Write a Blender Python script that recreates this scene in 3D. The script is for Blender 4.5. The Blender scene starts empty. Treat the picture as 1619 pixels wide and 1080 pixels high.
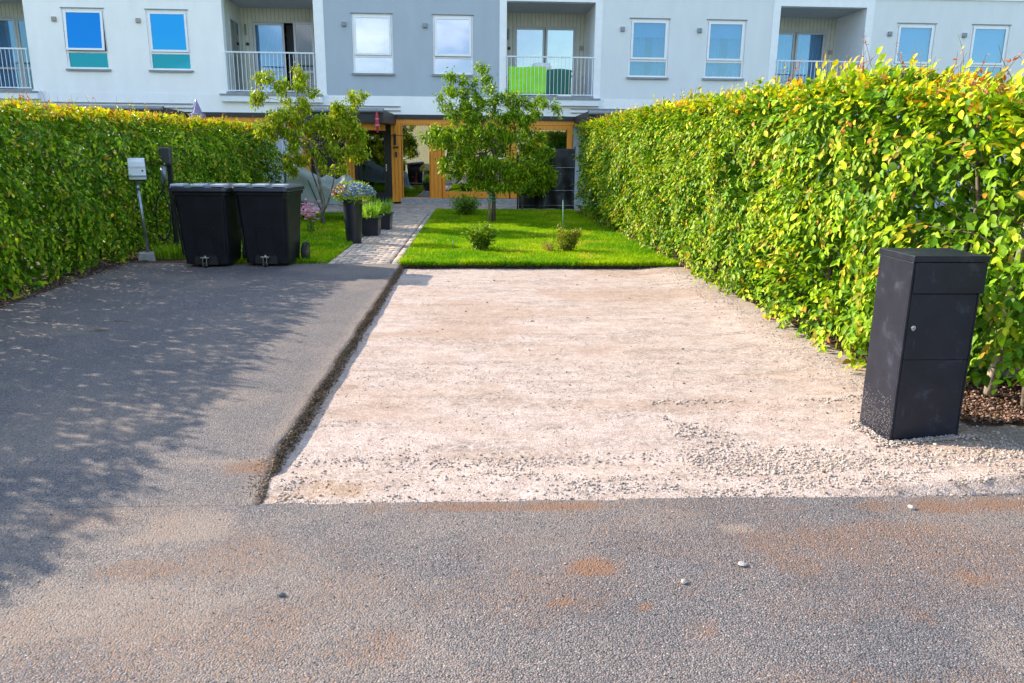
import bpy, math, random
import numpy as np
from mathutils import Vector, Matrix
R = math.radians
rng = np.random.default_rng(11)
random.seed(5)
scene = bpy.context.scene
COL = scene.collection

# ------------------------------------------------------------------ helpers
def tag(o, label=None, cat=None, group=None, kind=None):
    if label: o['label'] = label
    if cat: o['category'] = cat
    if group: o['group'] = group
    if kind: o['kind'] = kind
    return o

def empty(name, loc=(0, 0, 0), rz=0.0):
    o = bpy.data.objects.new(name, None)
    COL.objects.link(o)
    o.location = loc
    o.rotation_euler = (0, 0, rz)
    o.empty_display_size = .1
    return o

def link(name, me, mat, parent=None):
    o = bpy.data.objects.new(name, me)
    COL.objects.link(o)
    if mat is not None:
        for m in (mat if isinstance(mat, (list, tuple)) else [mat]):
            me.materials.append(m)
    if parent is not None: o.parent = parent
    return o

def np_mesh(name, V, F, n, cols=None, smooth=False):
    """V (N,3), F (M,n) arrays of equal-sided faces"""
    me = bpy.data.meshes.new(name)
    V = np.asarray(V, dtype=np.float32); F = np.asarray(F, dtype=np.int32)
    me.vertices.add(len(V)); me.vertices.foreach_set('co', V.ravel())
    me.loops.add(F.size); me.loops.foreach_set('vertex_index', F.ravel())
    me.polygons.add(len(F))
    me.polygons.foreach_set('loop_start', np.arange(0, F.size, n, dtype=np.int32))
    me.polygons.foreach_set('loop_total', np.full(len(F), n, dtype=np.int32))
    if smooth: me.polygons.foreach_set('use_smooth', np.ones(len(F), dtype=bool))
    if cols is not None:
        a = me.color_attributes.new('Col', 'FLOAT_COLOR', 'POINT')
        c = np.ones((len(V), 4), dtype=np.float32); c[:, :3] = cols
        a.data.foreach_set('color', c.ravel())
    me.update(calc_edges=True)
    me.validate()
    return me

class MB:
    def __init__(s): s.v = []; s.f = []; s.m = []
    def add(s, vs, fs, mi=0):
        b = len(s.v); s.v += [tuple(map(float, v)) for v in vs]
        for f in fs: s.f.append(tuple(b + i for i in f)); s.m.append(mi)
        return s
    def box(s, x0, x1, y0, y1, z0, z1, mi=0):
        return s.add([(x0, y0, z0), (x1, y0, z0), (x1, y1, z0), (x0, y1, z0), (x0, y0, z1), (x1, y0, z1), (x1, y1, z1), (x0, y1, z1)],
                     [(0, 3, 2, 1), (4, 5, 6, 7), (0, 1, 5, 4), (1, 2, 6, 5), (2, 3, 7, 6), (3, 0, 4, 7)], mi)
    def quad(s, a, b, c, d, mi=0): return s.add([a, b, c, d], [(0, 1, 2, 3)], mi)
    def loft(s, rings, mi=0, cap=True):
        n = len(rings[0]); b = len(s.v)
        for r in rings: s.v += [tuple(map(float, p)) for p in r]
        for k in range(len(rings) - 1):
            for i in range(n):
                j = (i + 1) % n
                s.f.append((b + k * n + i, b + k * n + j, b + (k + 1) * n + j, b + (k + 1) * n + i)); s.m.append(mi)
        if cap:
            s.f.append(tuple(b + i for i in reversed(range(n)))); s.m.append(mi)
            s.f.append(tuple(b + (len(rings) - 1) * n + i for i in range(n))); s.m.append(mi)
        return s
    def tube(s, pts, rad, n=8, mi=0):
        pts = [Vector(p) for p in pts]
        if not hasattr(rad, '__len__'): rad = [rad] * len(pts)
        rings = []; ref = None
        for i, p in enumerate(pts):
            t = (pts[min(i + 1, len(pts) - 1)] - pts[max(i - 1, 0)])
            if t.length < 1e-9: t = Vector((0, 0, 1))
            t.normalize()
            if ref is None:
                ref = Vector((1, 0, 0)) if abs(t.x) < .8 else Vector((0, 1, 0))
            u = (ref - t * ref.dot(t)).normalized(); w = t.cross(u); ref = u
            rings.append([p + (u * math.cos(2 * math.pi * k / n) + w * math.sin(2 * math.pi * k / n)) * rad[i] for k in range(n)])
        return s.loft(rings, mi)
    def cyl(s, c, r, h, n=16, axis='z', mi=0, r2=None):
        c = Vector(c); d = {'x': Vector((1, 0, 0)), 'y': Vector((0, 1, 0)), 'z': Vector((0, 0, 1))}[axis]
        return s.tube([c, c + d * h], [r, r if r2 is None else r2], n, mi)
    def build(s, name, mat, parent=None, bevel=0, seg=2, smooth=False, loc=None):
        me = bpy.data.meshes.new(name)
        me.from_pydata(s.v, [], s.f)
        if any(s.m): me.polygons.foreach_set('material_index', s.m)
        me.update()
        o = link(name, me, mat, parent)
        if smooth:
            me.polygons.foreach_set('use_smooth', [True] * len(me.polygons))
        if bevel:
            b = o.modifiers.new('bevel', 'BEVEL'); b.width = bevel; b.segments = seg; b.limit_method = 'ANGLE'; b.angle_limit = R(35)
        if loc: o.location = loc
        return o

# value noise
_G = np.random.default_rng(3).random((64, 64, 64))
def vnoise(x, y, z=0.0):
    x = np.asarray(x, float); y = np.asarray(y, float) + 0 * x; z = np.asarray(z, float) + 0 * x
    xi = np.floor(x).astype(int); yi = np.floor(y).astype(int); zi = np.floor(z).astype(int)
    fx = x - xi; fy = y - yi; fz = z - zi
    fx = fx * fx * (3 - 2 * fx); fy = fy * fy * (3 - 2 * fy); fz = fz * fz * (3 - 2 * fz)
    g = lambda a, b, c: _G[(xi + a) % 64, (yi + b) % 64, (zi + c) % 64]
    r = 0
    for a in (0, 1):
        for b in (0, 1):
            for c in (0, 1):
                r = r + g(a, b, c) * (fx if a else 1 - fx) * (fy if b else 1 - fy) * (fz if c else 1 - fz)
    return r
def fbm(x, y, z=0.0, o=4):
    r = 0; a = .5; s = 0
    for k in range(o):
        r = r + a * vnoise(np.asarray(x) * 2 ** k + 7.3 * k, np.asarray(y) * 2 ** k + 3.1 * k, np.asarray(z) * 2 ** k); s += a; a *= .5
    return r / s
def sstep(a, b, x):
    t = np.clip((x - a) / (b - a), 0, 1); return t * t * (3 - 2 * t)

# ------------------------------------------------------------------ materials
def newmat(name):
    m = bpy.data.materials.new(name); m.use_nodes = True
    nt = m.node_tree; nt.nodes.clear()
    out = nt.nodes.new('ShaderNodeOutputMaterial')
    return m, nt, out
def node(nt, t, **kw):
    n = nt.nodes.new(t)
    for k, v in kw.items():
        if k in n.inputs: n.inputs[k].default_value = v
        else: setattr(n, k, v)
    return n
def ramp(nt, fac, stops):
    r = nt.nodes.new('ShaderNodeValToRGB')
    el = r.color_ramp.elements
    while len(el) < len(stops): el.new(.5)
    for e, (p, c) in zip(el, stops):
        e.position = p; e.color = (*c, 1) if len(c) == 3 else c
    nt.links.new(fac, r.inputs[0]); return r.outputs[0]
def mix(nt, a, b, fac, mode='MIX'):
    m = nt.nodes.new('ShaderNodeMix'); m.data_type = 'RGBA'; m.blend_type = mode
    for s, v in ((6, a), (7, b), (0, fac)):
        if hasattr(v, 'links'): nt.links.new(v, m.inputs[s])
        else: m.inputs[s].default_value = v if s == 0 else (*v, 1)
    return m.outputs[2]
def pmat(name, col, rough=.6, metal=0, var=.12, scale=6, bump=0, bscale=80, spec=.5, col2=None, stretch=None):
    m, nt, out = newmat(name)
    tc = node(nt, 'ShaderNodeTexCoord')
    mp = node(nt, 'ShaderNodeMapping'); nt.links.new(tc.outputs['Object'], mp.inputs[0])
    if stretch: mp.inputs['Scale'].default_value = stretch
    nz = node(nt, 'ShaderNodeTexNoise', Scale=scale, Detail=6.0, Roughness=.6)
    nt.links.new(mp.outputs[0], nz.inputs['Vector'])
    c2 = col2 or tuple(c * (1 - 2 * var) for c in col)
    c1 = tuple(min(1, c * (1 + var)) for c in col)
    c = ramp(nt, nz.outputs['Fac'], [(.3, c2), (.7, c1)])
    b = node(nt, 'ShaderNodeBsdfPrincipled', Roughness=rough, Metallic=metal)
    b.inputs['Specular IOR Level'].default_value = spec
    nt.links.new(c, b.inputs['Base Color'])
    rr = node(nt, 'ShaderNodeMapRange'); rr.inputs[3].default_value = max(.05, rough - .12); rr.inputs[4].default_value = min(1, rough + .12)
    nt.links.new(nz.outputs['Fac'], rr.inputs[0]); nt.links.new(rr.outputs[0], b.inputs['Roughness'])
    if bump:
        n2 = node(nt, 'ShaderNodeTexNoise', Scale=bscale, Detail=3.0)
        nt.links.new(mp.outputs[0], n2.inputs['Vector'])
        bp = node(nt, 'ShaderNodeBump', Strength=bump, Distance=.01)
        nt.links.new(n2.outputs['Fac'], bp.inputs['Height']); nt.links.new(bp.outputs[0], b.inputs['Normal'])
    nt.links.new(b.outputs[0], out.inputs[0])
    return m
def leafmat(name, trans=.35, rough=.4, tint=(1, 1, 1)):
    m, nt, out = newmat(name)
    at = node(nt, 'ShaderNodeVertexColor', layer_name='Col')
    geo = node(nt, 'ShaderNodeTexCoord')
    nz = node(nt, 'ShaderNodeTexNoise', Scale=45.0, Detail=3.0); nt.links.new(geo.outputs['Object'], nz.inputs['Vector'])
    v = ramp(nt, nz.outputs['Fac'], [(.3, (.75, .75, .75)), (.7, (1.2, 1.2, 1.2))])
    c = mix(nt, at.outputs['Color'], v, 1.0, 'MULTIPLY')
    c = mix(nt, c, tint, 1.0, 'MULTIPLY')
    b = node(nt, 'ShaderNodeBsdfPrincipled', Roughness=rough); nt.links.new(c, b.inputs['Base Color'])
    b.inputs['Specular IOR Level'].default_value = .14
    t = node(nt, 'ShaderNodeBsdfTranslucent')
    ct = mix(nt, c, (1.25, 1.25, .5), 1.0, 'MULTIPLY'); nt.links.new(ct, t.inputs['Color'])
    ms = node(nt, 'ShaderNodeMixShader'); ms.inputs[0].default_value = trans
    nt.links.new(b.outputs[0], ms.inputs[1]); nt.links.new(t.outputs[0], ms.inputs[2])
    nt.links.new(ms.outputs[0], out.inputs[0])
    return m
def glassmat(name, tint=(.85, .95, 1), refl=.55, rough=.0, through=(.5, .6, .65)):
    m, nt, out = newmat(name)
    tc = node(nt, 'ShaderNodeTexCoord')
    nz = node(nt, 'ShaderNodeTexNoise', Scale=1.1, Detail=1.0); nt.links.new(tc.outputs['Object'], nz.inputs['Vector'])
    bp = node(nt, 'ShaderNodeBump', Strength=.06, Distance=.05); nt.links.new(nz.outputs['Fac'], bp.inputs['Height'])
    g = node(nt, 'ShaderNodeBsdfGlossy', Roughness=rough); g.inputs['Color'].default_value = (*tint, 1)
    nt.links.new(bp.outputs[0], g.inputs['Normal'])
    t = node(nt, 'ShaderNodeBsdfTransparent'); t.inputs['Color'].default_value = (*through, 1)
    fr = node(nt, 'ShaderNodeFresnel', IOR=1.5)
    mr = node(nt, 'ShaderNodeMapRange'); mr.inputs[1].default_value = 0; mr.inputs[2].default_value = .6; mr.inputs[3].default_value = refl; mr.inputs[4].default_value = 1
    nt.links.new(fr.outputs[0], mr.inputs[0])
    ms = node(nt, 'ShaderNodeMixShader'); nt.links.new(mr.outputs[0], ms.inputs[0])
    nt.links.new(t.outputs[0], ms.inputs[1]); nt.links.new(g.outputs[0], ms.inputs[2])
    nt.links.new(ms.outputs[0], out.inputs[0])
    return m

M = {}
M['white'] = pmat('white_render', (.86, .84, .85), .85, var=.03, scale=1.6, stretch=(1.4, 1.4, .5), bump=.35, bscale=160)
M['grey'] = pmat('grey_blue_render', (.40, .45, .52), .85, var=.03, scale=1.6, stretch=(1.4, 1.4, .5), bump=.35, bscale=160)
M['pale'] = pmat('pale_grey_render', (.70, .715, .74), .85, var=.03, scale=1.6, stretch=(1.4, 1.4, .5), bump=.35, bscale=160)
M['trim'] = pmat('white_painted_metal', (.80, .80, .84), .4, var=.03, scale=5)
M['flash'] = pmat('grey_metal_flashing', (.22, .24, .28), .45, metal=.3, var=.1, scale=8)
M['black'] = pmat('black_fascia', (.018, .018, .022), .5, var=.2, scale=6)
M['blackdoor'] = pmat('black_door_paint', (.012, .012, .014), .35, var=.1)
M['rail'] = pmat('railing_paint', (.70, .73, .80), .4, var=.04)
M['concrete'] = pmat('concrete', (.36, .36, .36), .9, var=.15, scale=14, bump=.5, bscale=90)
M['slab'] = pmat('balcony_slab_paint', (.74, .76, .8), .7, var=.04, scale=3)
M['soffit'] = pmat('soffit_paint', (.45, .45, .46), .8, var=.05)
M['galv'] = pmat('galvanised_steel', (.42, .46, .5), .38, metal=.8, var=.15, scale=20)
M['bin'] = pmat('bin_plastic', (.008, .0085, .013), .5, var=.25, scale=5, bump=.15, bscale=300, spec=.28)
M['binlid'] = pmat('bin_lid_plastic', (.02, .022, .034), .3, var=.2, scale=6)
M['padwhite'] = pmat('pale_grip_reflection', (.45, .48, .55), .35, var=.1)  # pale colour stands for bright reflections on the lid pads
M['rubber'] = pmat('rubber', (.012, .012, .013), .7, var=.2)
M['greybox'] = pmat('grey_cabinet_plastic', (.68, .70, .74), .35, var=.06)
M['stake'] = pmat('pale_wood', (.42, .30, .18), .8, var=.25, scale=10, bump=.4, bscale=60, stretch=(4, 4, .6))
M['bark'] = pmat('bark', (.15, .115, .085), .9, var=.35, scale=18, bump=.9, bscale=50, stretch=(1, 1, .35))
M['barkpale'] = pmat('pale_bark', (.36, .29, .22), .9, var=.35, scale=14, bump=.8, bscale=50, stretch=(1, 1, .4))
M['barkmid'] = pmat('flaky_bark', (.21, .17, .135), .9, var=.4, scale=14, bump=.9, bscale=45, stretch=(1, 1, .4))
M['twig'] = pmat('twig', (.20, .12, .07), .8, var=.2, scale=20)
M['greentie'] = pmat('green_tie', (.02, .35, .2), .6, var=.1)
M['greenrod'] = pmat('green_rod', (.12, .3, .2), .5, var=.1)
M['tarp'] = pmat('grey_cover_fabric', (.30, .33, .31), .65, var=.12, scale=5, bump=.2, bscale=60)
M['blackcloth'] = pmat('black_cloth', (.012, .013, .018), .55, var=.25, scale=4, bump=.2, bscale=60)
M['pot'] = pmat('dark_planter', (.015, .015, .028), .35, var=.15, scale=6)
M['soil'] = pmat('soil', (.085, .045, .028), .95, var=.3, scale=25, bump=.8, bscale=70)
M['red'] = pmat('red_fabric', (.5, .02, .05), .6, var=.15)
M['umb'] = pmat('purple_grey_fabric', (.23, .19, .36), .8, var=.12)
M['curtain'] = pmat('curtain_fabric', (.72, .78, .84), .9, var=.05, scale=3)
M['curtblue'] = pmat('blue_grey_curtain', (.40, .60, .75), .9, var=.08, scale=3)
M['blind'] = pmat('pale_roller_blind', (.62, .72, .80), .9, var=.03, scale=3)
M['room'] = pmat('room_dark', (.05, .055, .06), .9, var=.1)
M['lime'] = pmat('lime_fabric', (.30, .75, .02), .6, var=.08, scale=3)
M['dgreen'] = pmat('dark_green_fabric', (.005, .13, .09), .6, var=.12, scale=3)
M['steel'] = pmat('bright_steel', (.6, .6, .6), .25, metal=1, var=.05)
M['glass'] = glassmat('window_glass', tint=(.58, .64, .70), refl=.55)
M['glassright'] = glassmat('blue_tinted_glass', tint=(.30, .46, .62), refl=.2, through=(.62, .80, .95))
M['glassblue'] = glassmat('blue_sky_reflection_tint', tint=(.03, .27, .62), refl=.72)  # clear glass; the reflected blue sky is put into the tint
M['glassteal'] = glassmat('teal_sky_reflection_tint', tint=(.03, .26, .38), refl=.6)  # lower panes: reflected sky put into the colour as teal
M['glassdim'] = glassmat('ground_glass', tint=(.62, .66, .68), refl=.42)
M['glassdoor'] = glassmat('door_glass', tint=(.35, .4, .42), refl=.3, through=(.3, .33, .35))
M['glassdark'] = glassmat('dark_glass', tint=(.4, .45, .5), refl=.10, through=(.3, .33, .35))
M['leaf'] = leafmat('hedge_leaf', .24, .45, (1.62, 1.55, .85))
M['tleaf'] = leafmat('tree_leaf', .32, .4, (1.45, 1.45, .8))
M['petal'] = leafmat('petal', .3, .6)
M['grass'] = leafmat('grass_blade', .35, .8, (1.5, 1.45, .7))

def orange_wood():
    m, nt, out = newmat('orange_stained_wood')
    tc = node(nt, 'ShaderNodeTexCoord'); mp = node(nt, 'ShaderNodeMapping'); mp.inputs['Scale'].default_value = (14, 14, .8)
    nt.links.new(tc.outputs['Object'], mp.inputs[0])
    nz = node(nt, 'ShaderNodeTexNoise', Scale=3.0, Detail=8.0, Roughness=.65); nt.links.new(mp.outputs[0], nz.inputs['Vector'])
    c = ramp(nt, nz.outputs['Fac'], [(.25, (.50, .16, .012)), (.5, (.76, .28, .018)), (.75, (.88, .36, .035))])
    b = node(nt, 'ShaderNodeBsdfPrincipled', Roughness=.5); nt.links.new(c, b.inputs['Base Color'])
    nt.links.new(b.outputs[0], out.inputs[0]); return m
M['orange'] = orange_wood()

def boards(name, colA, colB, pitch, gap=.08):
    m, nt, out = newmat(name)
    tc = node(nt, 'ShaderNodeTexCoord')
    sp = node(nt, 'ShaderNodeSeparateXYZ'); nt.links.new(tc.outputs['Object'], sp.inputs[0])
    ad = node(nt, 'ShaderNodeMath', operation='ADD'); nt.links.new(sp.outputs[0], ad.inputs[0]); nt.links.new(sp.outputs[1], ad.inputs[1])
    mu = node(nt, 'ShaderNodeMath', operation='MULTIPLY'); nt.links.new(ad.outputs[0], mu.inputs[0]); mu.inputs[1].default_value = 1 / pitch
    fr = node(nt, 'ShaderNodeMath', operation='FRACT'); nt.links.new(mu.outputs[0], fr.inputs[0])
    c = ramp(nt, fr.outputs[0], [(0, colB), (gap, colB), (gap + .03, colA), (1, colA)])
    nz = node(nt, 'ShaderNodeTexNoise', Scale=4.0, Detail=5.0); nt.links.new(tc.outputs['Object'], nz.inputs['Vector'])
    v = ramp(nt, nz.outputs['Fac'], [(.3, (.9, .9, .9)), (.7, (1.05, 1.05, 1.05))])
    c = mix(nt, c, v, 1.0, 'MULTIPLY')
    b = node(nt, 'ShaderNodeBsdfPrincipled', Roughness=.7); nt.links.new(c, b.inputs['Base Color'])
    nt.links.new(b.outputs[0], out.inputs[0]); return m
M['boards'] = boards('pale_board_cladding', (.58, .585, .52), (.22, .23, .19), .125)

def asphalt():
    m, nt, out = newmat('worn_asphalt')
    tc = node(nt, 'ShaderNodeTexCoord'); P = tc.outputs['Object']
    at = node(nt, 'ShaderNodeVertexColor', layer_name='Col')      # R orange dirt, G pale dust, B dark
    sp = node(nt, 'ShaderNodeSeparateColor'); nt.links.new(at.outputs['Color'], sp.inputs[0])
    def vor(sc):
        v = node(nt, 'ShaderNodeTexVoronoi', Scale=sc); nt.links.new(P, v.inputs['Vector']); return v
    v1 = vor(150.0); v2 = vor(330.0)
    s1 = node(nt, 'ShaderNodeSeparateColor'); nt.links.new(v1.outputs['Color'], s1.inputs[0])
    s2 = node(nt, 'ShaderNodeSeparateColor'); nt.links.new(v2.outputs['Color'], s2.inputs[0])
    c1 = ramp(nt, s1.outputs[0], [(0, (.045, .047, .055)), (.3, (.11, .112, .125)), (.65, (.19, .185, .195)), (.88, (.29, .27, .275)), (.95, (.36, .19, .14)), (1, (.62, .6, .6))])
    c2 = ramp(nt, s2.outputs[1], [(0, (.035, .036, .042)), (.45, (.145, .145, .16)), (.85, (.27, .26, .265)), (1, (.55, .53, .53))])
    c = mix(nt, c1, c2, .55)
    c = mix(nt, c, (.90, .825, .79), 1.0, 'MULTIPLY')
    gap = ramp(nt, v1.outputs['Distance'], [(0, (1.1, 1.1, 1.1)), (.45, (1, 1, 1)), (.85, (.6, .6, .6))])
    c = mix(nt, c, gap, 1.0, 'MULTIPLY')
    nz = node(nt, 'ShaderNodeTexNoise', Scale=1.6, Detail=10.0, Roughness=.72); nt.links.new(P, nz.inputs['Vector'])
    big = ramp(nt, nz.outputs['Fac'], [(.3, (.78, .80, .84)), (.5, (1, .99, .98)), (.7, (1.2, 1.14, 1.08))])
    c = mix(nt, c, big, 1.0, 'MULTIPLY')
    fn = node(nt, 'ShaderNodeTexNoise', Scale=24.0, Detail=12.0, Roughness=.85); nt.links.new(P, fn.inputs['Vector'])
    def msk(ch, lo, hi, gain):
        q1 = node(nt, 'ShaderNodeMath', operation='MULTIPLY'); nt.links.new(fn.outputs['Fac'], q1.inputs[0]); q1.inputs[1].default_value = .35
        q2 = node(nt, 'ShaderNodeMath', operation='MULTIPLY_ADD'); nt.links.new(s1.outputs[1], q2.inputs[0]); q2.inputs[1].default_value = .26; nt.links.new(q1.outputs[0], q2.inputs[2])
        a = node(nt, 'ShaderNodeMath', operation='MULTIPLY_ADD'); nt.links.new(sp.outputs[ch], a.inputs[0]); a.inputs[1].default_value = .33; nt.links.new(q2.outputs[0], a.inputs[2])
        g0 = node(nt, 'ShaderNodeMath', operation='GREATER_THAN'); nt.links.new(sp.outputs[ch], g0.inputs[0]); g0.inputs[1].default_value = .02
        f = ramp(nt, a.outputs[0], [(0, (0, 0, 0)), (lo, (0, 0, 0)), (hi, (1, 1, 1))])
        b = node(nt, 'ShaderNodeMath', operation='MULTIPLY'); nt.links.new(f, b.inputs[0]); nt.links.new(g0.outputs[0], b.inputs[1])
        b2 = node(nt, 'ShaderNodeMath', operation='MULTIPLY'); nt.links.new(b.outputs[0], b2.inputs[0]); b2.inputs[1].default_value = gain
        b2.use_clamp = True
        return b2.outputs[0]
    c = mix(nt, c, (.34, .25, .19), msk(1, .36, .62, .6))
    c = mix(nt, c, (.24, .11, .05), msk(0, .35, .60, .8))
    c = mix(nt, c, (.095, .062, .04), msk(2, .36, .55, 1.0))
    b = node(nt, 'ShaderNodeBsdfPrincipled', Roughness=.82); nt.links.new(c, b.inputs['Base Color'])
    b.inputs['Specular IOR Level'].default_value = .3
    inv = node(nt, 'ShaderNodeMath', operation='MULTIPLY_ADD'); nt.links.new(v1.outputs['Distance'], inv.inputs[0]); inv.inputs[1].default_value = -1.0
    h2 = node(nt, 'ShaderNodeMath', operation='MULTIPLY'); nt.links.new(s1.outputs[2], h2.inputs[0]); h2.inputs[1].default_value = .7
    nt.links.new(h2.outputs[0], inv.inputs[2])
    bp = node(nt, 'ShaderNodeBump', Strength=.8, Distance=.006); nt.links.new(inv.outputs[0], bp.inputs['Height'])
    nt.links.new(bp.outputs[0], b.inputs['Normal']); nt.links.new(b.outputs[0], out.inputs[0]); return m
M['asphalt'] = asphalt()

def gravelmat():
    m, nt, out = newmat('pink_gravel_fines')
    tc = node(nt, 'ShaderNodeTexCoord'); P = tc.outputs['Object']
    at = node(nt, 'ShaderNodeVertexColor', layer_name='Col')      # R brown, G coarse/dark, B yellow soil
    sp = node(nt, 'ShaderNodeSeparateColor'); nt.links.new(at.outputs['Color'], sp.inputs[0])
    v = node(nt, 'ShaderNodeTexVoronoi', Scale=150.0); nt.links.new(P, v.inputs['Vector'])
    s = node(nt, 'ShaderNodeSeparateColor'); nt.links.new(v.outputs['Color'], s.inputs[0])
    c = ramp(nt, s.outputs[0], [(0, (.28, .225, .20)), (.15, (.40, .335, .30)), (.6, (.50, .43, .395)), (1, (.60, .54, .51))])
    nz = node(nt, 'ShaderNodeTexNoise', Scale=9.0, Detail=8.0, Roughness=.7); nt.links.new(P, nz.inputs['Vector'])
    b1 = ramp(nt, nz.outputs['Fac'], [(.35, (.84, .80, .77)), (.55, (1.02, 1.02, 1.02)), (.75, (1.1, 1.1, 1.1))])
    c = mix(nt, c, b1, 1.0, 'MULTIPLY')
    c = mix(nt, c, (.955, .885, .85), 1.0, 'MULTIPLY')
    mp = node(nt, 'ShaderNodeMapping'); mp.inputs['Scale'].default_value = (.8, 1.35, 1); mp.inputs['Rotation'].default_value = (0, 0, .06); nt.links.new(P, mp.inputs[0])
    st_ = node(nt, 'ShaderNodeTexNoise', Scale=5.0, Detail=12.0, Roughness=.8, Distortion=1.1); nt.links.new(mp.outputs[0], st_.inputs['Vector'])
    c = mix(nt, c, ramp(nt, st_.outputs['Fac'], [(.34, (.80, .74, .70)), (.5, (.98, .97, .97)), (.68, (1.06, 1.06, 1.07))]), 1.0, 'MULTIPLY')
    fn = node(nt, 'ShaderNodeTexNoise', Scale=30.0, Detail=6.0, Roughness=.75); nt.links.new(P, fn.inputs['Vector'])
    def msk(ch, lo, hi, gain):
        a = node(nt, 'ShaderNodeMath', operation='MULTIPLY'); nt.links.new(sp.outputs[ch], a.inputs[0])
        f = ramp(nt, fn.outputs['Fac'], [(lo, (0, 0, 0)), (hi, (1, 1, 1))]); nt.links.new(f, a.inputs[1])
        b = node(nt, 'ShaderNodeMath', operation='MULTIPLY'); nt.links.new(a.outputs[0], b.inputs[0]); b.inputs[1].default_value = gain; b.use_clamp = True
        return b.outputs[0]
    c = mix(nt, c, (.32, .20, .13), msk(0, .3, .62, .9))
    c = mix(nt, c, (.16, .13, .115), msk(1, .47, .6, .95))
    c = mix(nt, c, (.33, .20, .10), msk(2, .35, .6, .7))
    b = node(nt, 'ShaderNodeBsdfPrincipled', Roughness=.9); nt.links.new(c, b.inputs['Base Color'])
    b.inputs['Specular IOR Level'].default_value = .2
    ad = node(nt, 'ShaderNodeMath', operation='MULTIPLY_ADD'); nt.links.new(v.outputs['Distance'], ad.inputs[0]); ad.inputs[1].default_value = -.8; nt.links.new(fn.outputs['Fac'], ad.inputs[2])
    bp = node(nt, 'ShaderNodeBump', Strength=.55, Distance=.007); nt.links.new(ad.outputs[0], bp.inputs['Height'])
    nt.links.new(bp.outputs[0], b.inputs['Normal']); nt.links.new(b.outputs[0], out.inputs[0]); return m
M['gravel'] = gravelmat()

def vcolmat(name, rough=.9):
    m, nt, out = newmat(name)
    at = node(nt, 'ShaderNodeVertexColor', layer_name='Col')
    tc = node(nt, 'ShaderNodeTexCoord')
    nz = node(nt, 'ShaderNodeTexNoise', Scale=60.0, Detail=4.0); nt.links.new(tc.outputs['Object'], nz.inputs['Vector'])
    v = ramp(nt, nz.outputs['Fac'], [(.3, (.8, .8, .8)), (.7, (1.15, 1.15, 1.15))])
    c = mix(nt, at.outputs['Color'], v, 1.0, 'MULTIPLY')
    b = node(nt, 'ShaderNodeBsdfPrincipled', Roughness=rough); nt.links.new(c, b.inputs['Base Color'])
    b.inputs['Specular IOR Level'].default_value = .25
    nt.links.new(b.outputs[0], out.inputs[0]); return m
M['stone'] = vcolmat('stone_chips')
M['paver'] = vcolmat('brick_pavers', .85)
M['grassbase'] = pmat('lawn_soil', (.05, .10, .006), .95, var=.3, scale=20, bump=.6, bscale=60)
M['earth'] = pmat('far_ground', (.09, .12, .04), .95, var=.3, scale=2)

# ------------------------------------------------------------------ camera, light, sky
CAM_P, CAM_YAW, CAM_ROLL = .241663833, .049426, .0099177
cd = bpy.data.cameras.new('camera'); cam = bpy.data.objects.new('camera', cd); COL.objects.link(cam)
fw = Vector((math.sin(CAM_YAW) * math.cos(CAM_P), math.cos(CAM_YAW) * math.cos(CAM_P), -math.sin(CAM_P)))
rt = Vector((math.cos(CAM_YAW), -math.sin(CAM_YAW), 0)); up = rt.cross(fw)
r2 = rt * math.cos(CAM_ROLL) + up * math.sin(CAM_ROLL); u2 = -rt * math.sin(CAM_ROLL) + up * math.cos(CAM_ROLL)
cam.matrix_world = Matrix(((r2.x, u2.x, -fw.x, 0), (r2.y, u2.y, -fw.y, 0), (r2.z, u2.z, -fw.z, 1.6), (0, 0, 0, 1)))
cd.sensor_width = 36; cd.lens = 1208.54 / 1619 * 36; cd.clip_end = 3000; cd.clip_start = .05
scene.camera = cam

EL = R(28.0); SH = Vector((.88, -.475, 0)).normalized()
to_sun = Vector((-SH.x * math.cos(EL), -SH.y * math.cos(EL), math.sin(EL)))
sd = bpy.data.lights.new('sun', 'SUN'); sd.energy = 4.6; sd.angle = R(.5); sd.color = (1, .88, .70)
sun = bpy.data.objects.new('sun', sd); COL.objects.link(sun)
sun.rotation_euler = to_sun.to_track_quat('Z', 'Y').to_euler(); sun.location = (-10, 10, 20)

w = bpy.data.worlds.new('World'); scene.world = w; w.use_nodes = True
nt = w.node_tree; nt.nodes.clear()
out = nt.nodes.new('ShaderNodeOutputWorld'); bg = nt.nodes.new('ShaderNodeBackground')
sky = nt.nodes.new('ShaderNodeTexSky'); sky.sky_type = 'NISHITA'; sky.sun_disc = False
sky.sun_elevation = EL; sky.sun_rotation = math.atan2(to_sun.x, to_sun.y); sky.air_density = 1.3; sky.dust_density = .6; sky.ozone_density = 2.5
tc = nt.nodes.new('ShaderNodeTexCoord'); mp = nt.nodes.new('ShaderNodeMapping'); mp.inputs['Scale'].default_value = (1, 1, 2.2)
mp.inputs['Location'].default_value = (.3, 0, .1)
nt.links.new(tc.outputs['Generated'], mp.inputs[0])
nz = node(nt, 'ShaderNodeTexNoise', Scale=3.2, Detail=7.0, Roughness=.55, Distortion=.3); nt.links.new(mp.outputs[0], nz.inputs['Vector'])
sx = nt.nodes.new('ShaderNodeSeparateXYZ'); nt.links.new(tc.outputs['Generated'], sx.inputs[0])
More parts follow.
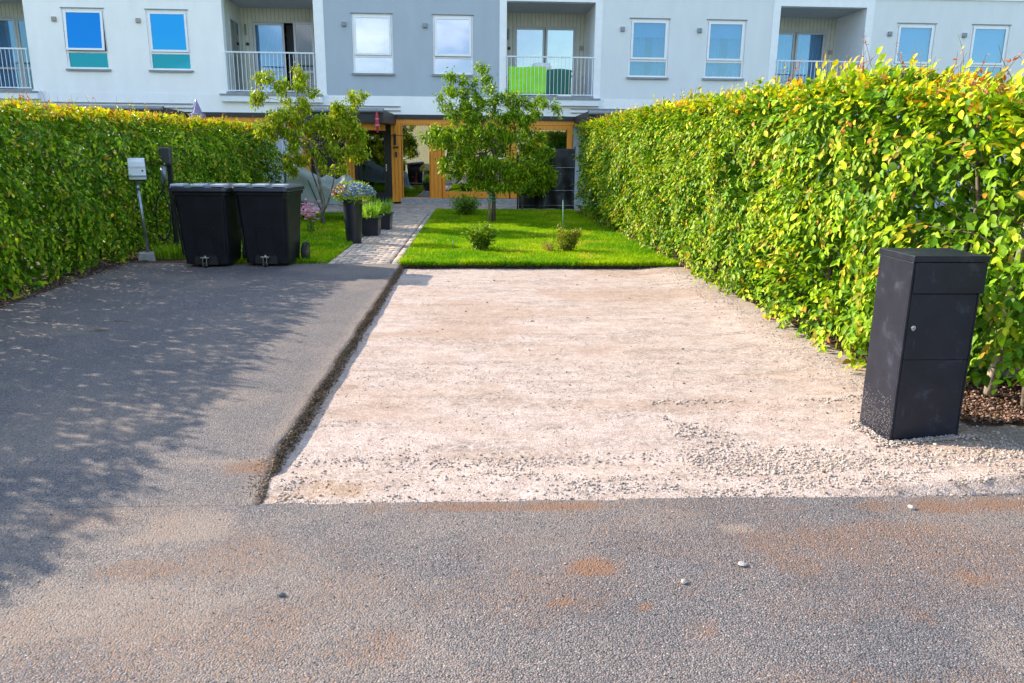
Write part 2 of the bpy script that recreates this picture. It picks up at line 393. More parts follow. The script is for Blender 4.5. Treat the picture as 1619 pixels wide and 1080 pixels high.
# cloud bank stands low in the south; the west and east are clear
ax = node(nt, 'ShaderNodeMath', operation='MULTIPLY_ADD'); nt.links.new(sx.outputs[0], ax.inputs[0]); ax.inputs[1].default_value = .9; nt.links.new(nz.outputs['Fac'], ax.inputs[2])
ab = node(nt, 'ShaderNodeMath', operation='ABSOLUTE'); nt.links.new(sx.outputs[0], ab.inputs[0])
sb = node(nt, 'ShaderNodeMath', operation='MULTIPLY_ADD'); nt.links.new(ab.outputs[0], sb.inputs[0]); sb.inputs[1].default_value = -.80; nt.links.new(nz.outputs['Fac'], sb.inputs[2])
cl = ramp(nt, sb.outputs[0], [(.30, (0, 0, 0)), (.46, (1, 1, 1))])
cloudcol = mix(nt, (2.6, 3.6, 5.4), (8.6, 8.8, 9.2), ramp(nt, nz.outputs['Fac'], [(.42, (0, 0, 0)), (.66, (1, 1, 1))]))
skyc = mix(nt, sky.outputs[0], (1.02, 1.10, 1.12), 1.0, 'MULTIPLY')
c = mix(nt, skyc, cloudcol, cl)
nt.links.new(c, bg.inputs[0]); bg.inputs[1].default_value = .15
nt.links.new(bg.outputs[0], out.inputs[0])
vs = scene.view_settings; vs.view_transform = 'Standard'; vs.look = 'None'; vs.gamma = 1; vs.exposure = 1.2
scene.cycles.max_bounces = 6; scene.cycles.transparent_max_bounces = 12

# ------------------------------------------------------------------ ground
def grid_mesh(name, xs, ys, zf, colf=None):
    X, Y = np.meshgrid(xs, ys); Z = zf(X, Y)
    V = np.stack([X.ravel(), Y.ravel(), Z.ravel()], 1)
    nx, ny = len(xs), len(ys); i = np.arange(nx - 1)[None, :] + np.arange(ny - 1)[:, None] * nx; i = i.ravel()
    F = np.stack([i, i + 1, i + 1 + nx, i + nx], 1)
    return np_mesh(name, V, F, 4, None if colf is None else colf(V[:, 0], V[:, 1]), smooth=True)

g = MB(); g.quad((-400, -400, -.16), (400, -400, -.16), (400, 400, -.16), (-400, 400, -.16))
tag(g.build('ground', M['earth']), kind='structure')

def blob(x, y, cx, cy, rx, ry, pw=1.0):
    d = ((x - cx) / rx) ** 2 + ((y - cy) / ry) ** 2
    n = fbm(x * 7 + cx * 3, y * 7 + cy * 5, 0.0, 4) - .5
    return pw * np.clip(1.2 - d - 2.2 * n, 0, 1)
def asphalt_col(x, y):
    o = np.zeros_like(x); d = np.zeros_like(x); k = np.zeros_like(x)
    for b in [(.62, 2.45, .04, .03, .9), (1.25, 2.62, .04, .02, .7), (.1, 2.0, .05, .03, .8), (.33, 2.48, .05, .03, .8), (1.9, 2.2, .05, .04, .8), (2.3, 2.7, .06, .03, .8), (-.6, 2.9, .06, .04, .6), (-1.3, 2.75, .2, .1, .45), (1.2, 2.0, .04, .03, .7), (.48, 2.72, .12, .08, .9), (.36, 2.62, .3, .2, .25), (1.55, 2.85, .55, .22, .45), (1.9, 3.0, .35, .1, .45), (.15, 3.27, .6, .05, .8), (2.3, 3.22, .6, .08, .7),
              (1.95, 2.6, .1, .06, .6), (.8, 2.3, .05, .04, .6), (-.35, 2.25, .14, .1, .35), (-.75, 2.35, .25, .2, .3), (-.95, 2.85, .2, .2, .3), (2.1, 2.75, .4, .3, .3), (1.6, 2.35, .05, .05, .8),
              (.1, 2.5, .3, .15, .2), (-1.2, 3.75, .14, .1, .9), (-1.3, 2.2, .5, .3, .25), (2.15, 2.35, .12, .2, .35)]:
        o = np.maximum(o, blob(x, y, *b))
    for b in [(-1.25, 3.1, .42, .22, .9), (-.85, 2.75, .45, .3, .55), (-1.3, 2.45, .6, .3, .7), (-.55, 2.15, .6, .4, .5), (1.15, 3.03, .1, .05, 1), (-1.2, 3.85, .5, .03, .9), (-2.6, 3.8, 1.4, .03, .5), (.2, 2.1, .8, .3, .2),
              (-1.16, 6.0, .05, 3.4, .5), (-2.2, 9.9, .4, .1, .3)]:
        d = np.maximum(d, blob(x, y, *b))
    d = np.maximum(d, .45 * sstep(.5, .7, fbm(x * 1.3, y * 1.6, 3.0))); o = np.maximum(o, .16 * sstep(.54, .7, fbm(x * 2.3, y * 3.1, 8.0)) * (y < 3.3))
    for b in [(-1.0, 3.45, .05, .1, .8), (-3.35, 7.3, .12, .05, 1), (-3.4, 6.9, .12, .05, .9), (-.25, 1.86, .025, .018, 1), (2.65, 2.35, .15, .04, .9), (-.72, 2.5, .03, .02, 1)]:
        k = np.maximum(k, blob(x, y, *b))
    return np.stack([o, d, k], 1)
EDGE = -1.08
def cut(y): return EDGE + .018 * (fbm(np.asarray(y, float) * 3.0, 1.7, 0, 4) - .5) * 2 + .012 * np.asarray(y, float) * 0 + np.where(np.asarray(y) < 4.0, (4.0 - np.asarray(y)) * .12, 0)
def az(X, Y): return .006 * (fbm(X * .9, Y * .9, 5.0) - .5)
# the road in front, finely gridded where it is seen close
xs = np.concatenate([np.linspace(-40, -4, 10)[:-1], np.linspace(-4, 5, 190), np.linspace(5, 40, 10)[1:]])
ys = np.concatenate([np.linspace(-9, .8, 10)[:-1], np.linspace(.8, 3.33, 64)])
def roadz(X, Y): return az(X, Y)
me = grid_mesh('road', xs, ys, roadz, asphalt_col)
co = np.empty(len(me.vertices) * 3, np.float32); me.vertices.foreach_get('co', co); co = co.reshape(-1, 3)
last = (np.abs(co[:, 1] - 3.33) < 1e-4) & (co[:, 0] > -.9)
co[last, 1] += .06 * (fbm(co[last, 0] * 3, 0.4, 0, 4) - .5)
me.vertices.foreach_set('co', co.ravel())
tag(link('road', me, M['asphalt']), kind='structure')
# driveway, one step back, its right edge cut away in a ragged line
ys = np.linspace(3.318, 11.22, 150); base = np.linspace(0, 1, 80)
X = []; 
for y in ys:
    e = float(cut(y)); l = -4.85 - .055 * (y - 7.9) if y > 6 else -4.75
    X.append(l + (e - l) * base)
X = np.array(X); Y = np.repeat(ys[:, None], 80, 1)
Z = .001 + az(X, Y) + .006 * sstep(3.86, 3.92, Y)
nx = 80; V = np.stack([X.ravel(), Y.ravel(), Z.ravel()], 1)
i = (np.arange(nx - 1)[None, :] + np.arange(len(ys) - 1)[:, None] * nx).ravel(); F = np.stack([i, i + 1, i + 1 + nx, i + nx], 1)
# broken side face down to the gravel
n0 = len(V); sv = []; 
for j, y in enumerate(ys):
    e = X[j, -1]; z = Z[j, -1]
    for q, (dx, dz) in enumerate([(.004, -.02), (.012, -.045), (.02, -.10)]):
        sv.append((e + dx + .03 * (random.random() - .5), y, z + dz))
V = np.vstack([V, np.array(sv)])
fs = []
for j in range(len(ys) - 1):
    a, b = j * nx + nx - 1, (j + 1) * nx + nx - 1
    c0, c1 = n0 + j * 3, n0 + (j + 1) * 3
    fs += [(a, c0, c1, b), (c0, c0 + 1, c1 + 1, c1), (c0 + 1, c0 + 2, c1 + 2, c1 + 1)]
F = np.vstack([F, np.array(fs)])
cc = asphalt_col(V[:, 0], V[:, 1])
sidev = np.arange(len(V)) >= n0; cc[sidev, 2] = 1.0
dd = np.abs(V[:, 0] - cut(V[:, 1])); near = np.exp(-(dd / .11) ** 2) * (fbm(V[:, 0] * 5, V[:, 1] * 5, 8.) > .42)
cc[:, 1] = np.maximum(cc[:, 1], near * .8 * (~sidev)); cc[:, 2] = np.maximum(cc[:, 2], np.exp(-(dd / .012) ** 2) * .7)
tag(link('driveway', np_mesh('driveway', V, F, 4, cc, smooth=True), M['asphalt']), kind='structure')

# gravel bed
def gz(X, Y):
    z = -.055 + .012 * (fbm(X * 1.2, Y * 1.2, 2.) - .5) + .006 * (fbm(X * 9, Y * 9, 4.) - .5)
    z = z + .048 * sstep(4.05, 3.42, Y) + .045 * sstep(1.4, 2.6, X) * sstep(5.2, 4.2, Y) + .04 * sstep(2.3, 2.9, X)
    z = z + .02 * np.exp(-((Y - 3.62) / .1) ** 2) * fbm(X * 2, Y * 3, 1.)
    return np.where(Y < 3.36, np.minimum(z, -.006), z)
def gcol(x, y):
    a = np.zeros_like(x); c = np.zeros_like(x); s = np.zeros_like(x)
    a = .75 * sstep(.5, .68, fbm(x * .7, y * 1.2, 6.)) + .2 * sstep(.5, .7, fbm(x * 2.5, y * 5, 9.))
    for b in [(.45, 8.0, 1.0, .25, .8), (.9, 6.4, .8, .2, .6), (1.4, 4.9, .8, .2, .7), (.2, 4.0, .5, .12, .5), (-.5, 9.2, .4, .5, .5), (2.4, 5.6, .4, .15, .6)]: a = np.maximum(a, blob(x, y, *b))
    c = .75 * sstep(.52, .64, fbm(x * 2, y * 9, 12.))
    for b in [(-.2, 3.98, 1.0, .03, .9), (2.4, 4.8, .35, .06, .9), (1.8, 4.3, .5, .12, .6), (2.6, 6.2, .3, .25, .7), (2.8, 5.2, .25, .15, .8), (.8, 5.2, .4, .08, .5)]: c = np.maximum(c, blob(x, y, *b))
    for cx, cy, rr_ in ((4.6, 2.2, 4.1), (4.6, 2.2, 4.32), (-2.5, 3.0, 3.3), (-2.5, 3.0, 3.46), (1.0, 14.0, 6.4)):
        dd_ = np.abs(np.hypot(x - cx, y - cy) - rr_); c = np.maximum(c, .5 * np.exp(-(dd_ / .035) ** 2) * (fbm(x * 2, y * 2, 17.) > .47))
    s = np.maximum(blob(x, y, -.72, 3.5, .22, .14, 1.0), blob(x, y, -.9, 3.4, .15, .04, .9))
    return np.stack([a, c, s], 1)
xs = np.linspace(-1.25, 3.55, 130); ys = np.linspace(3.2, 11.35, 210)
tag(link('gravel_bed', grid_mesh('gravel_bed', xs, ys, gz, gcol), M['gravel']), kind='structure')

# loose chips
OV = np.array([[1, 0, 0], [0, 1, 0], [-1, 0, 0], [0, -1, 0], [0, 0, 1], [0, 0, -1.]])
OF = np.array([[0, 1, 4], [1, 2, 4], [2, 3, 4], [3, 0, 4], [1, 0, 5], [2, 1, 5], [3, 2, 5], [0, 3, 5]])
def chips(P, size, cols, seed=1):
    r = np.random.default_rng(seed); n = len(P)
    V = OV[None] * (size[:, None, None] * r.uniform(.55, 1.25, (n, 6, 1))) * np.array([1, 1, .65])
    V = V + r.normal(0, .14, (n, 6, 3)) * size[:, None, None]
    th = r.uniform(0, 6.28, n); ph = r.normal(0, .4, n)
    c, s = np.cos(th), np.sin(th); x, y, z = V[..., 0].copy(), V[..., 1].copy(), V[..., 2].copy()
    cp, sp_ = np.cos(ph)[:, None], np.sin(ph)[:, None]
    y, z = y * cp - z * sp_, y * sp_ + z * cp
    V = np.stack([x * c[:, None] - y * s[:, None], x * s[:, None] + y * c[:, None], z], -1) + P[:, None, :]
    F = OF[None] + (np.arange(n) * 6)[:, None, None]
    return V.reshape(-1, 3), F.reshape(-1, 3), np.repeat(cols, 6, 0)
def stone_cols(n, r, base=(.44, .38, .35), sp=.28):
    b = np.array(base)[None] * r.uniform(1 - sp, 1 + sp, (n, 1)) * r.normal(1, .035, (n, 3))
    return np.clip(b, .02, .8)
r = np.random.default_rng(21)
pts = []; sz = []
def zone(n, x0, x1, y0, y1, s0, s1, dens=None):
    x = r.uniform(x0, x1, n); y = r.uniform(y0, y1, n)
    k = np.ones(n, bool) if dens is None else r.random(n) < dens(x, y)
    x, y = x[k], y[k]
    k = x > cut(y) + .06; x, y = x[k], y[k]
    s = s0 * (s1 / s0) ** (r.random(len(x)) ** 1.8)
    pts.append(np.stack([x, y, gz(x, y) + s * .25], 1)); sz.append(s)
zone(26000, -1.0, 3.6, 3.34, 4.15, .0022, .012, lambda x, y: (.12 + 1.0 * sstep(.42, .6, fbm(x * 1.6, y * 4, 1.))) * sstep(4.15, 3.7, y))
zone(13000, 1.2, 3.6, 3.6, 5.0, .003, .015, lambda x, y: sstep(.45, .6, fbm(x * 1.5, y * 3, 5.)) + .4 * (y < 4.1))
zone(9000, -1.05, 3.0, 3.9, 6.0, .002, .008, lambda x, y: .1 + sstep(.5, .62, fbm(x * 2, y * 6, 7.)))
zone(2500, -1.05, 2.95, 5.5, 11.1, .004, .010, lambda x, y: .1 + sstep(.52, .62, fbm(x * 1.2, y * 3, 3.)))
zone(2600, 2.5, 3.15, 4.5, 11.2, .004, .012, lambda x, y: sstep(2.5, 2.9, x))
zone(60, -.5, 2.9, 4.5, 11, .012, .02)
zone(2500, -1.0, 3.6, 3.27, 3.37, .002, .009)
k_ = 900; xx_ = r.uniform(2.33, 2.9, k_); yy_ = np.where(r.random(k_) < .6, 4.05 - np.abs(r.normal(0, .035, k_)), 4.05 + .4 * r.random(k_)); xx_ = np.where(yy_ > 4.06, 2.385 - np.abs(r.normal(0, .03, k_)), xx_); s_ = r.uniform(.004, .013, k_)
pts.append(np.stack([xx_, yy_, gz(xx_, yy_) + .006 + s_ * .3], 1)); sz.append(s_)
P = np.vstack(pts); S = np.concatenate(sz)
ok_ = ~((P[:, 0] > 2.98 + .04 * np.sin(P[:, 1] * 9)) & (P[:, 1] > 4.2 + .05 * np.sin(P[:, 0] * 11))); P, S = P[ok_], S[ok_]
cols = stone_cols(len(P), r, (.39, .32, .28), .36)
yel = blob(P[:, 0], P[:, 1], -.72, 3.5, .26, .15, 1.0) > r.uniform(.1, 1.0, len(P))
cols[yel] *= np.array([.80, .52, .30])
dark = r.random(len(P)) < .07; cols[dark] *= .5
V, F, C = chips(P, S, cols, 2)
tag(link('gravel_chips', np_mesh('gravel_chips', V, F, 3, C), M['stone']), 'pale pink stone chips lying loose on the gravel bed', 'gravel', kind='stuff')
# crumbs of broken asphalt and earth along the cut edge, and along the lawn's front
n = 5200; y = r.uniform(3.34, 11.15, n); x = cut(y) + np.abs(r.normal(0, .032, n)) * (.4 + 1.3 * fbm(y * 3, 2.2, 1.)) - .008
s = r.uniform(.003, .012, n); z = np.maximum(-.065, .0 - (x - cut(y)) * 1.0) + r.uniform(-.006, .004, n)
P1 = np.stack([x, y, z], 1)
n2 = 2600; x2 = r.uniform(-1.05, 3.2, n2); y2 = 11.2 + r.normal(0, .035, n2); P2 = np.stack([x2, y2, r.uniform(-.07, -.01, n2)], 1)
n3 = 5000; y3 = r.uniform(3.4, 11.1, n3); x3 = cut(y3) - np.abs(r.normal(0, .06, n3)); P3 = np.stack([x3, y3, .004 + 0 * x3], 1)
P = np.vstack([P1, P2, P3]); S = np.concatenate([s, r.uniform(.008, .02, n2), r.uniform(.002, .006, n3)])
cols = np.vstack([stone_cols(n, r, (.18, .115, .072), .6), stone_cols(n2, r, (.05, .035, .025), .4), stone_cols(n3, r, (.2, .14, .10), .4)])
V, F, C = chips(P, S, cols, 4)
tag(link('soil_crumbs', np_mesh('soil_crumbs', V, F, 3, C), M['stone']), 'dark crumbs of soil and asphalt along the cut driveway edge', 'soil', kind='stuff')
# sparse grit on the road
n = 5200; x = r.uniform(-2.4, 3.2, n); y = 1.5 + 1.83 * r.random(n) ** .8; 
P = np.stack([x, y, .002 + 0 * x], 1); V, F, C = chips(P, .0014 + .0042 * r.random(n) ** 3, stone_cols(n, r, (.27, .235, .22), .75), 5)
tag(link('road_grit', np_mesh('road_grit', V, F, 3, C), M['stone']), 'fine grit scattered over the asphalt road', 'grit', kind='stuff')

# soil beds under the hedges
def bed(name, x0, x1, y0, y1, zb):
    xs = np.linspace(x0, x1, max(4, int((x1 - x0) / .08))); ys = np.linspace(y0, y1, int((y1 - y0) / .1))
    tag(link(name, grid_mesh(name, xs, ys, lambda X, Y: zb + .05 * fbm(X * 4, Y * 4, 1.) + .02 * fbm(X * 20, Y * 20, 3.)), M['soil']), kind='structure')
bed('soil_bed', -6.4, -4.86, 3.4, 21.6, -.035)
bed('soil_bed', 3.10, 4.4, 5.05, 11.3, -.04)
bed('soil_bed', 2.96, 4.4, 4.2, 5.1, .012)
bed('soil_bed', 2.75, 4.2, 11.31, 21.6, -.045)
bed('soil_bed', -4.86, -4.1, 11.21, 12.1, -.045)
n = 9000; sd_ = r.random(n) < .5
x = np.where(sd_, r.uniform(-5.3, -4.8, n), r.uniform(3.08, 3.6, n)); y = np.where(sd_, r.uniform(5, 21, n), 4.25 + 7 * r.random(n) ** 2)
keep = ~(sd_ & (x > -4.87 - .055 * (y - 7.9) + .06 * r.normal(size=n))); x, y = x[keep], y[keep]; n = len(x)
xm_ = r.uniform(2.97, 4.2, 5000); ym_ = r.uniform(4.2, 5.2, 5000)
x = np.concatenate([x, xm_]); y = np.concatenate([y, ym_]); n = len(x)
P = np.stack([x, y, .012 + r.uniform(0, .02, n) + .04 * ((x > 2.9) & (y < 5.1))], 1)
bc = np.array([[.15, .075, .045], [.09, .05, .03], [.24, .15, .1], [.35, .22, .2], [.05, .03, .02]])[r.integers(0, 5, n)] * r.uniform(.7, 1.3, (n, 1))
V, F, C = chips(P, r.uniform(.005, .016, n), bc, 6)
tag(link('leaf_litter', np_mesh('leaf_litter', V, F, 3, C), M['stone']), 'brown leaf litter and bark bits on the soil under the hedges', 'litter', kind='stuff')

# lawns
def lawn(name, poly_x0, x1, y0, y1, zb=-.01):
    m = MB(); m.box(poly_x0, x1, y0, y1, -.14, zb); tag(m.build(name, M['grassbase']), kind='structure')
lawn('lawn', -1.14, 3.1, 11.23, 22.3)
lawn('lawn', -4.87, -2.19, 12.0, 20.9)
lawn('lawn', -4.1, -2.19, 11.235, 12.0, -.011)
def grass(name, label, n, fx, y0, y1, h0=.035, h1=.075, seed=3):
    r = np.random.default_rng(seed)
    y = y0 + (y1 - y0) * r.random(n) ** 1.25; a, b = fx(y); x = a + (b - a) * r.random(n)
    h = r.uniform(h0, h1, n) * (.7 + .6 * fbm(x * 3, y * 3, 1.)); th = r.uniform(0, np.pi, n); wd = r.uniform(.004, .008, n)
    rag = .05 * (fbm(x * 6, 1.1, 2.) - .5) * (y < y0 + .12); y = y + rag * 1.6; h = h * (1 + .5 * (y < y0 + .1))
    lx, ly = r.normal(0, .45, n) * h, r.normal(0, .45, n) * h - .5 * h * (y < y0 + .05)
    dx, dy = np.cos(th) * wd, np.sin(th) * wd; z0 = np.full(n, -.012)
    V = np.stack([np.stack([x - dx, y - dy, z0], 1), np.stack([x + dx, y + dy, z0], 1),
                  np.stack([x + dx * .8 + lx * .35, y + dy * .8 + ly * .35, z0 + h * .6], 1), np.stack([x - dx * .8 + lx * .35, y - dy * .8 + ly * .35, z0 + h * .6], 1),
                  np.stack([x + lx, y + ly, z0 + h], 1)], 1)
    F = np.array([[0, 1, 2], [0, 2, 3], [3, 2, 4]])[None] + (np.arange(n) * 5)[:, None, None]
    t = sstep(.3, .7, fbm(x * 1.5, y * 1.5, 7.))[:, None]
    c = np.array([.10, .24, .004])[None] * (1 - t) + np.array([.22, .34, .005])[None] * t
    c = c * r.uniform(.65, 1.25, (n, 1))
    yl = r.random(n) < (.05 + .5 * sstep(.6, .75, fbm(x * 2.2, y * 2.2, 15.))); c[yl] = np.array([.36, .34, .09])
    C = np.repeat(c, 5, 0)
    return tag(link(name, np_mesh(name, V.reshape(-1, 3), F.reshape(-1, 3), 3, C), M['grass']), label, 'grass', kind='stuff')
grass('lawn_grass', 'sunlit mown grass between the brick path and the tall right hedge', 120000, lambda y: (-1.12 + .0 * y, 3.05 - .02 * (y - 11)), 11.2, 22.3)
grass('lawn_grass', 'shaded mown grass behind the wheelie bins left of the path', 42000, lambda y: (np.where(y < 12.0, -4.0, -4.85), -2.18 + 0 * y), 11.25, 20.9, seed=4)
def tuft(name, label, cx, cy, rad, n, h, seed, lean=.4, cat='grass', col=(.16, .28, .03), wd=.006):
    r = np.random.default_rng(seed); rr = rad * np.sqrt(r.random(n)); t = r.random(n) * 6.28
    x, y = cx + rr * np.cos(t), cy + rr * np.sin(t); hh = h * r.uniform(.5, 1, n); th = r.uniform(0, np.pi, n)
    dx, dy = np.cos(th) * wd, np.sin(th) * wd; lx = np.cos(t) * hh * lean * r.random(n); ly = np.sin(t) * hh * lean * r.random(n); z0 = np.full(n, 0.)
    V = np.stack([np.stack([x - dx, y - dy, z0], 1), np.stack([x + dx, y + dy, z0], 1),
                  np.stack([x + dx * .8 + lx * .35, y + dy * .8 + ly * .35, z0 + hh * .6], 1), np.stack([x - dx * .8 + lx * .35, y - dy * .8 + ly * .35, z0 + hh * .6], 1),
                  np.stack([x + lx, y + ly, z0 + hh], 1)], 1)
    F = np.array([[0, 1, 2], [0, 2, 3], [3, 2, 4]])[None] + (np.arange(n) * 5)[:, None, None]
    C = np.repeat(np.array(col)[None] * r.uniform(.6, 1.3, (n, 1)), 5, 0)
    me = np_mesh(name, V.reshape(-1, 3) - np.array([cx, cy, 0]), F.reshape(-1, 3), 3, C); o = link(name, me, M['grass']); o.location = (cx, cy, 0)
    return o
tag(tuft('grass_tuft', '', -4.55, 12.0, .35, 900, .22, 31), 'tuft of long grass between the grey post and the left bin', 'grass')
tag(tuft('grass_tuft', '', 1.28, 13.3, .05, 14, .22, 32, .7, wd=.016), 'small broad leaved tuft on the lawn left of the sparse shrub', 'plant')

# brick path of single pavers (herringbone-like running bond with soldier edges)
def pavers():
    r = np.random.default_rng(8); B = []; C = []
    def add(x0, x1, y0, y1, c):
        z = .0 + r.normal(0, .004); g_ = .009
        B.append((x0 + g_, x1 - g_, y0 + g_, y1 - g_, z)); C.append(c)
    def colr():
        b = np.array([[.46, .37, .30], [.40, .33, .29], [.52, .40, .31], [.35, .30, .28]])[r.integers(0, 4)]; return b * r.uniform(.75, 1.15)
    y = 11.24; row = 0
    while y < 21.0:
        sh = -.0 + 0 * y
        for k in range(9):                                   # running bond across
            x0 = -2.06 + k * .105 - (0)
        x = -2.07 - (.1 if row % 2 else 0)
        while x < -1.25:
            a, b = max(x, -2.07), min(x + .2, -1.25)
            if b - a > .05: add(a, b, y, y + .105, colr())
            x += .2
        y += .105; row += 1
    y = 11.24
    while y < 21.0: add(-2.18, -2.07, y, y + .21, colr()); add(-1.25, -1.14, y, y + .21, colr()); y += .21
    y = 21.0; row = 0
    while y < 24.8:                                          # terrace in front of the doors
        x = -5.2 - (.1 if row % 2 else 0)
        while x < 3.1:
            if not (x > -1.14 and y < 22.3): add(x, x + .2, y, y + .105, colr())
            x += .2
        y += .105; row += 1
    V = []; F = []; CC = []
    for i, ((a, b, c_, d, z), c) in enumerate(zip(B, C)):
        e = .006
        V += [(a, c_, z - .05), (b, c_, z - .05), (b, d, z - .05), (a, d, z - .05), (a, c_, z - e), (b, c_, z - e), (b, d, z - e), (a, d, z - e), (a + e, c_ + e, z), (b - e, c_ + e, z), (b - e, d - e, z), (a + e, d - e, z)]
        k = i * 12
        F += [(k, k + 1, k + 5, k + 4), (k + 1, k + 2, k + 6, k + 5), (k + 2, k + 3, k + 7, k + 6), (k + 3, k, k + 4, k + 7),
              (k + 4, k + 5, k + 9, k + 8), (k + 5, k + 6, k + 10, k + 9), (k + 6, k + 7, k + 11, k + 10), (k + 7, k + 4, k + 8, k + 11), (k + 8, k + 9, k + 10, k + 11)]
        CC += [c] * 12
    tag(link('brick_path', np_mesh('brick_path', V, F, 4, np.array(CC)), M['paver']), kind='structure')
pavers()
m = MB(); m.box(-2.19, -1.14, 11.235, 21, -.13, -.018); m.box(-5.3, 3.4, 20.95, 24.99, -.135, -.019); tag(m.build('path_bed', M['soil']), kind='structure')

# ------------------------------------------------------------------ leaves
def T_leaf():
    st = [(.0, 0), (.22, .36), (.5, .5), (.78, .34), (1.0, 0)]
    v = [(0, 0, 0)]
    for t, w_ in st[1:4]: v += [(t, -w_, .10 + .1 * w_), (t, 0, 0), (t, w_, .10 + .1 * w_)]
    v += [(1, 0, -.04)]
    f = [(0, 1, 2), (0, 2, 3)]
    for k in (0, 1):
        a = 1 + 3 * k
        f += [(a, a + 3, a + 4), (a, a + 4, a + 1), (a + 1, a + 4, a + 5), (a + 1, a + 5, a + 2)]
    f += [(7, 10, 8), (8, 10, 9)]
    return np.array(v, float), np.array(f)
LT2 = T_leaf()
LT1 = (np.array([(0, 0, 0), (.35, -.45, .12), (.4, 0, 0), (.35, .45, .12), (.75, -.3, .06), (.75, .3, .06), (1, 0, -.08)], float),
       np.array([(0, 1, 2), (0, 2, 3), (1, 4, 2), (2, 5, 3), (2, 4, 6), (2, 6, 5)]))
LT0 = (np.array([(0, 0, 0), (.45, -.5, .12), (.45, .5, .12), (1, 0, 0)], float), np.array([(0, 1, 3), (0, 3, 2)]))
def leaf_arrays(P, D, N, L, W, C, tpl, r, curl=.18):
    n = len(P)
    D = D / np.linalg.norm(D, axis=1, keepdims=True)
    N = N - D * (N * D).sum(1, keepdims=True); N /= np.linalg.norm(N, axis=1, keepdims=True) + 1e-9
    B = np.cross(N, D)
    T, Fc = tpl; k = len(T)
    t = T[None, :, 0]; droop = -(t ** 2) * curl * r.uniform(-.3, 1.6, (n, 1))
    V = P[:, None] + D[:, None] * (t * L[:, None])[..., None] + B[:, None] * (T[None, :, 1] * W[:, None])[..., None] + N[:, None] * ((T[None, :, 2] * W[:, None] * r.uniform(.3, 1.8, (n, 1))) + droop * L[:, None])[..., None]
    F = Fc[None] + (np.arange(n) * k)[:, None, None]
    shade = np.ones(k); 
    CC = np.repeat(C, k, 0)
    if k == 11: mid = np.tile(np.isin(np.arange(k), [0, 2, 5, 8, 10]), n); CC[mid] = CC[mid] * 1.18 + .01
    return V.reshape(-1, 3), F.reshape(-1, 3), CC
def merge(parts):
    V = []; F = []; C = []; b = 0
    for v, f, c in parts: V.append(v); F.append(f + b); C.append(c); b += len(v)
    return np.vstack(V), np.vstack(F), np.vstack(C)

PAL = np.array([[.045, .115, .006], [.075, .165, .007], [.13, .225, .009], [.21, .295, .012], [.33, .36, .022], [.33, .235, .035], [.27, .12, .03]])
def hcol(n, r, pr, young_sunlit=None):
    idx = r.choice(len(PAL), n, p=pr); c = PAL[idx] * r.uniform(.75, 1.2, (n, 1)) * r.normal(1, .05, (n, 3))
    if young_sunlit is not None:
        y = np.clip(young_sunlit, 0, 1)[:, None]; yc = np.array([[.52, .42, .012], [.40, .42, .010], [.42, .19, .03]])[r.integers(0, 3, n)]
        k = (r.random((n, 1)) < y); c = np.where(k, yc * r.uniform(.8, 1.15, (n, 1)), c)
    return np.clip(c, .005, .8)

def sprays(P, D, N, C, tipC, L, r, tpl, nl=7, gap=.55):
    # alternate leaves along short arching twigs
    n = len(P); D = D / np.linalg.norm(D, axis=1, keepdims=True)
    N = N - D * (N * D).sum(1, keepdims=True); N /= np.linalg.norm(N, axis=1, keepdims=True) + 1e-9
    B = np.cross(N, D); out = []
    for k in range(nl):
        t = (k + .5) / nl; sgn = 1 if k % 2 else -1
        sp = (L * gap * nl * t)[:, None]
        Q = P + D * sp - N * (sp ** 2) * .9 + r.normal(0, .006, (n, 3))
        a = (.95 - .75 * t) if k < nl - 1 else 0.0
        DD = D * math.cos(a) + B * sgn * math.sin(a) - N * (.12 + .35 * t) + r.normal(0, .16, (n, 3))
        NN = N + B * sgn * .25 + r.normal(0, .22, (n, 3))
        LL = L * (1.05 - .35 * abs(t - .45) * 2 * r.uniform(.5, 1.2, n)) * r.uniform(.85, 1.12, n)
        f = np.clip((t - .55) * 2.2, 0, 1); cc = (C * (1 - f) + tipC * f) * r.uniform(.82, 1.16, (n, 1))
        ok = r.random(n) < .93
        out.append(leaf_arrays(Q[ok], DD[ok], NN[ok], LL[ok], LL[ok] * r.uniform(.50, .62, ok.sum()), cc[ok], tpl, r, .22))
    return out
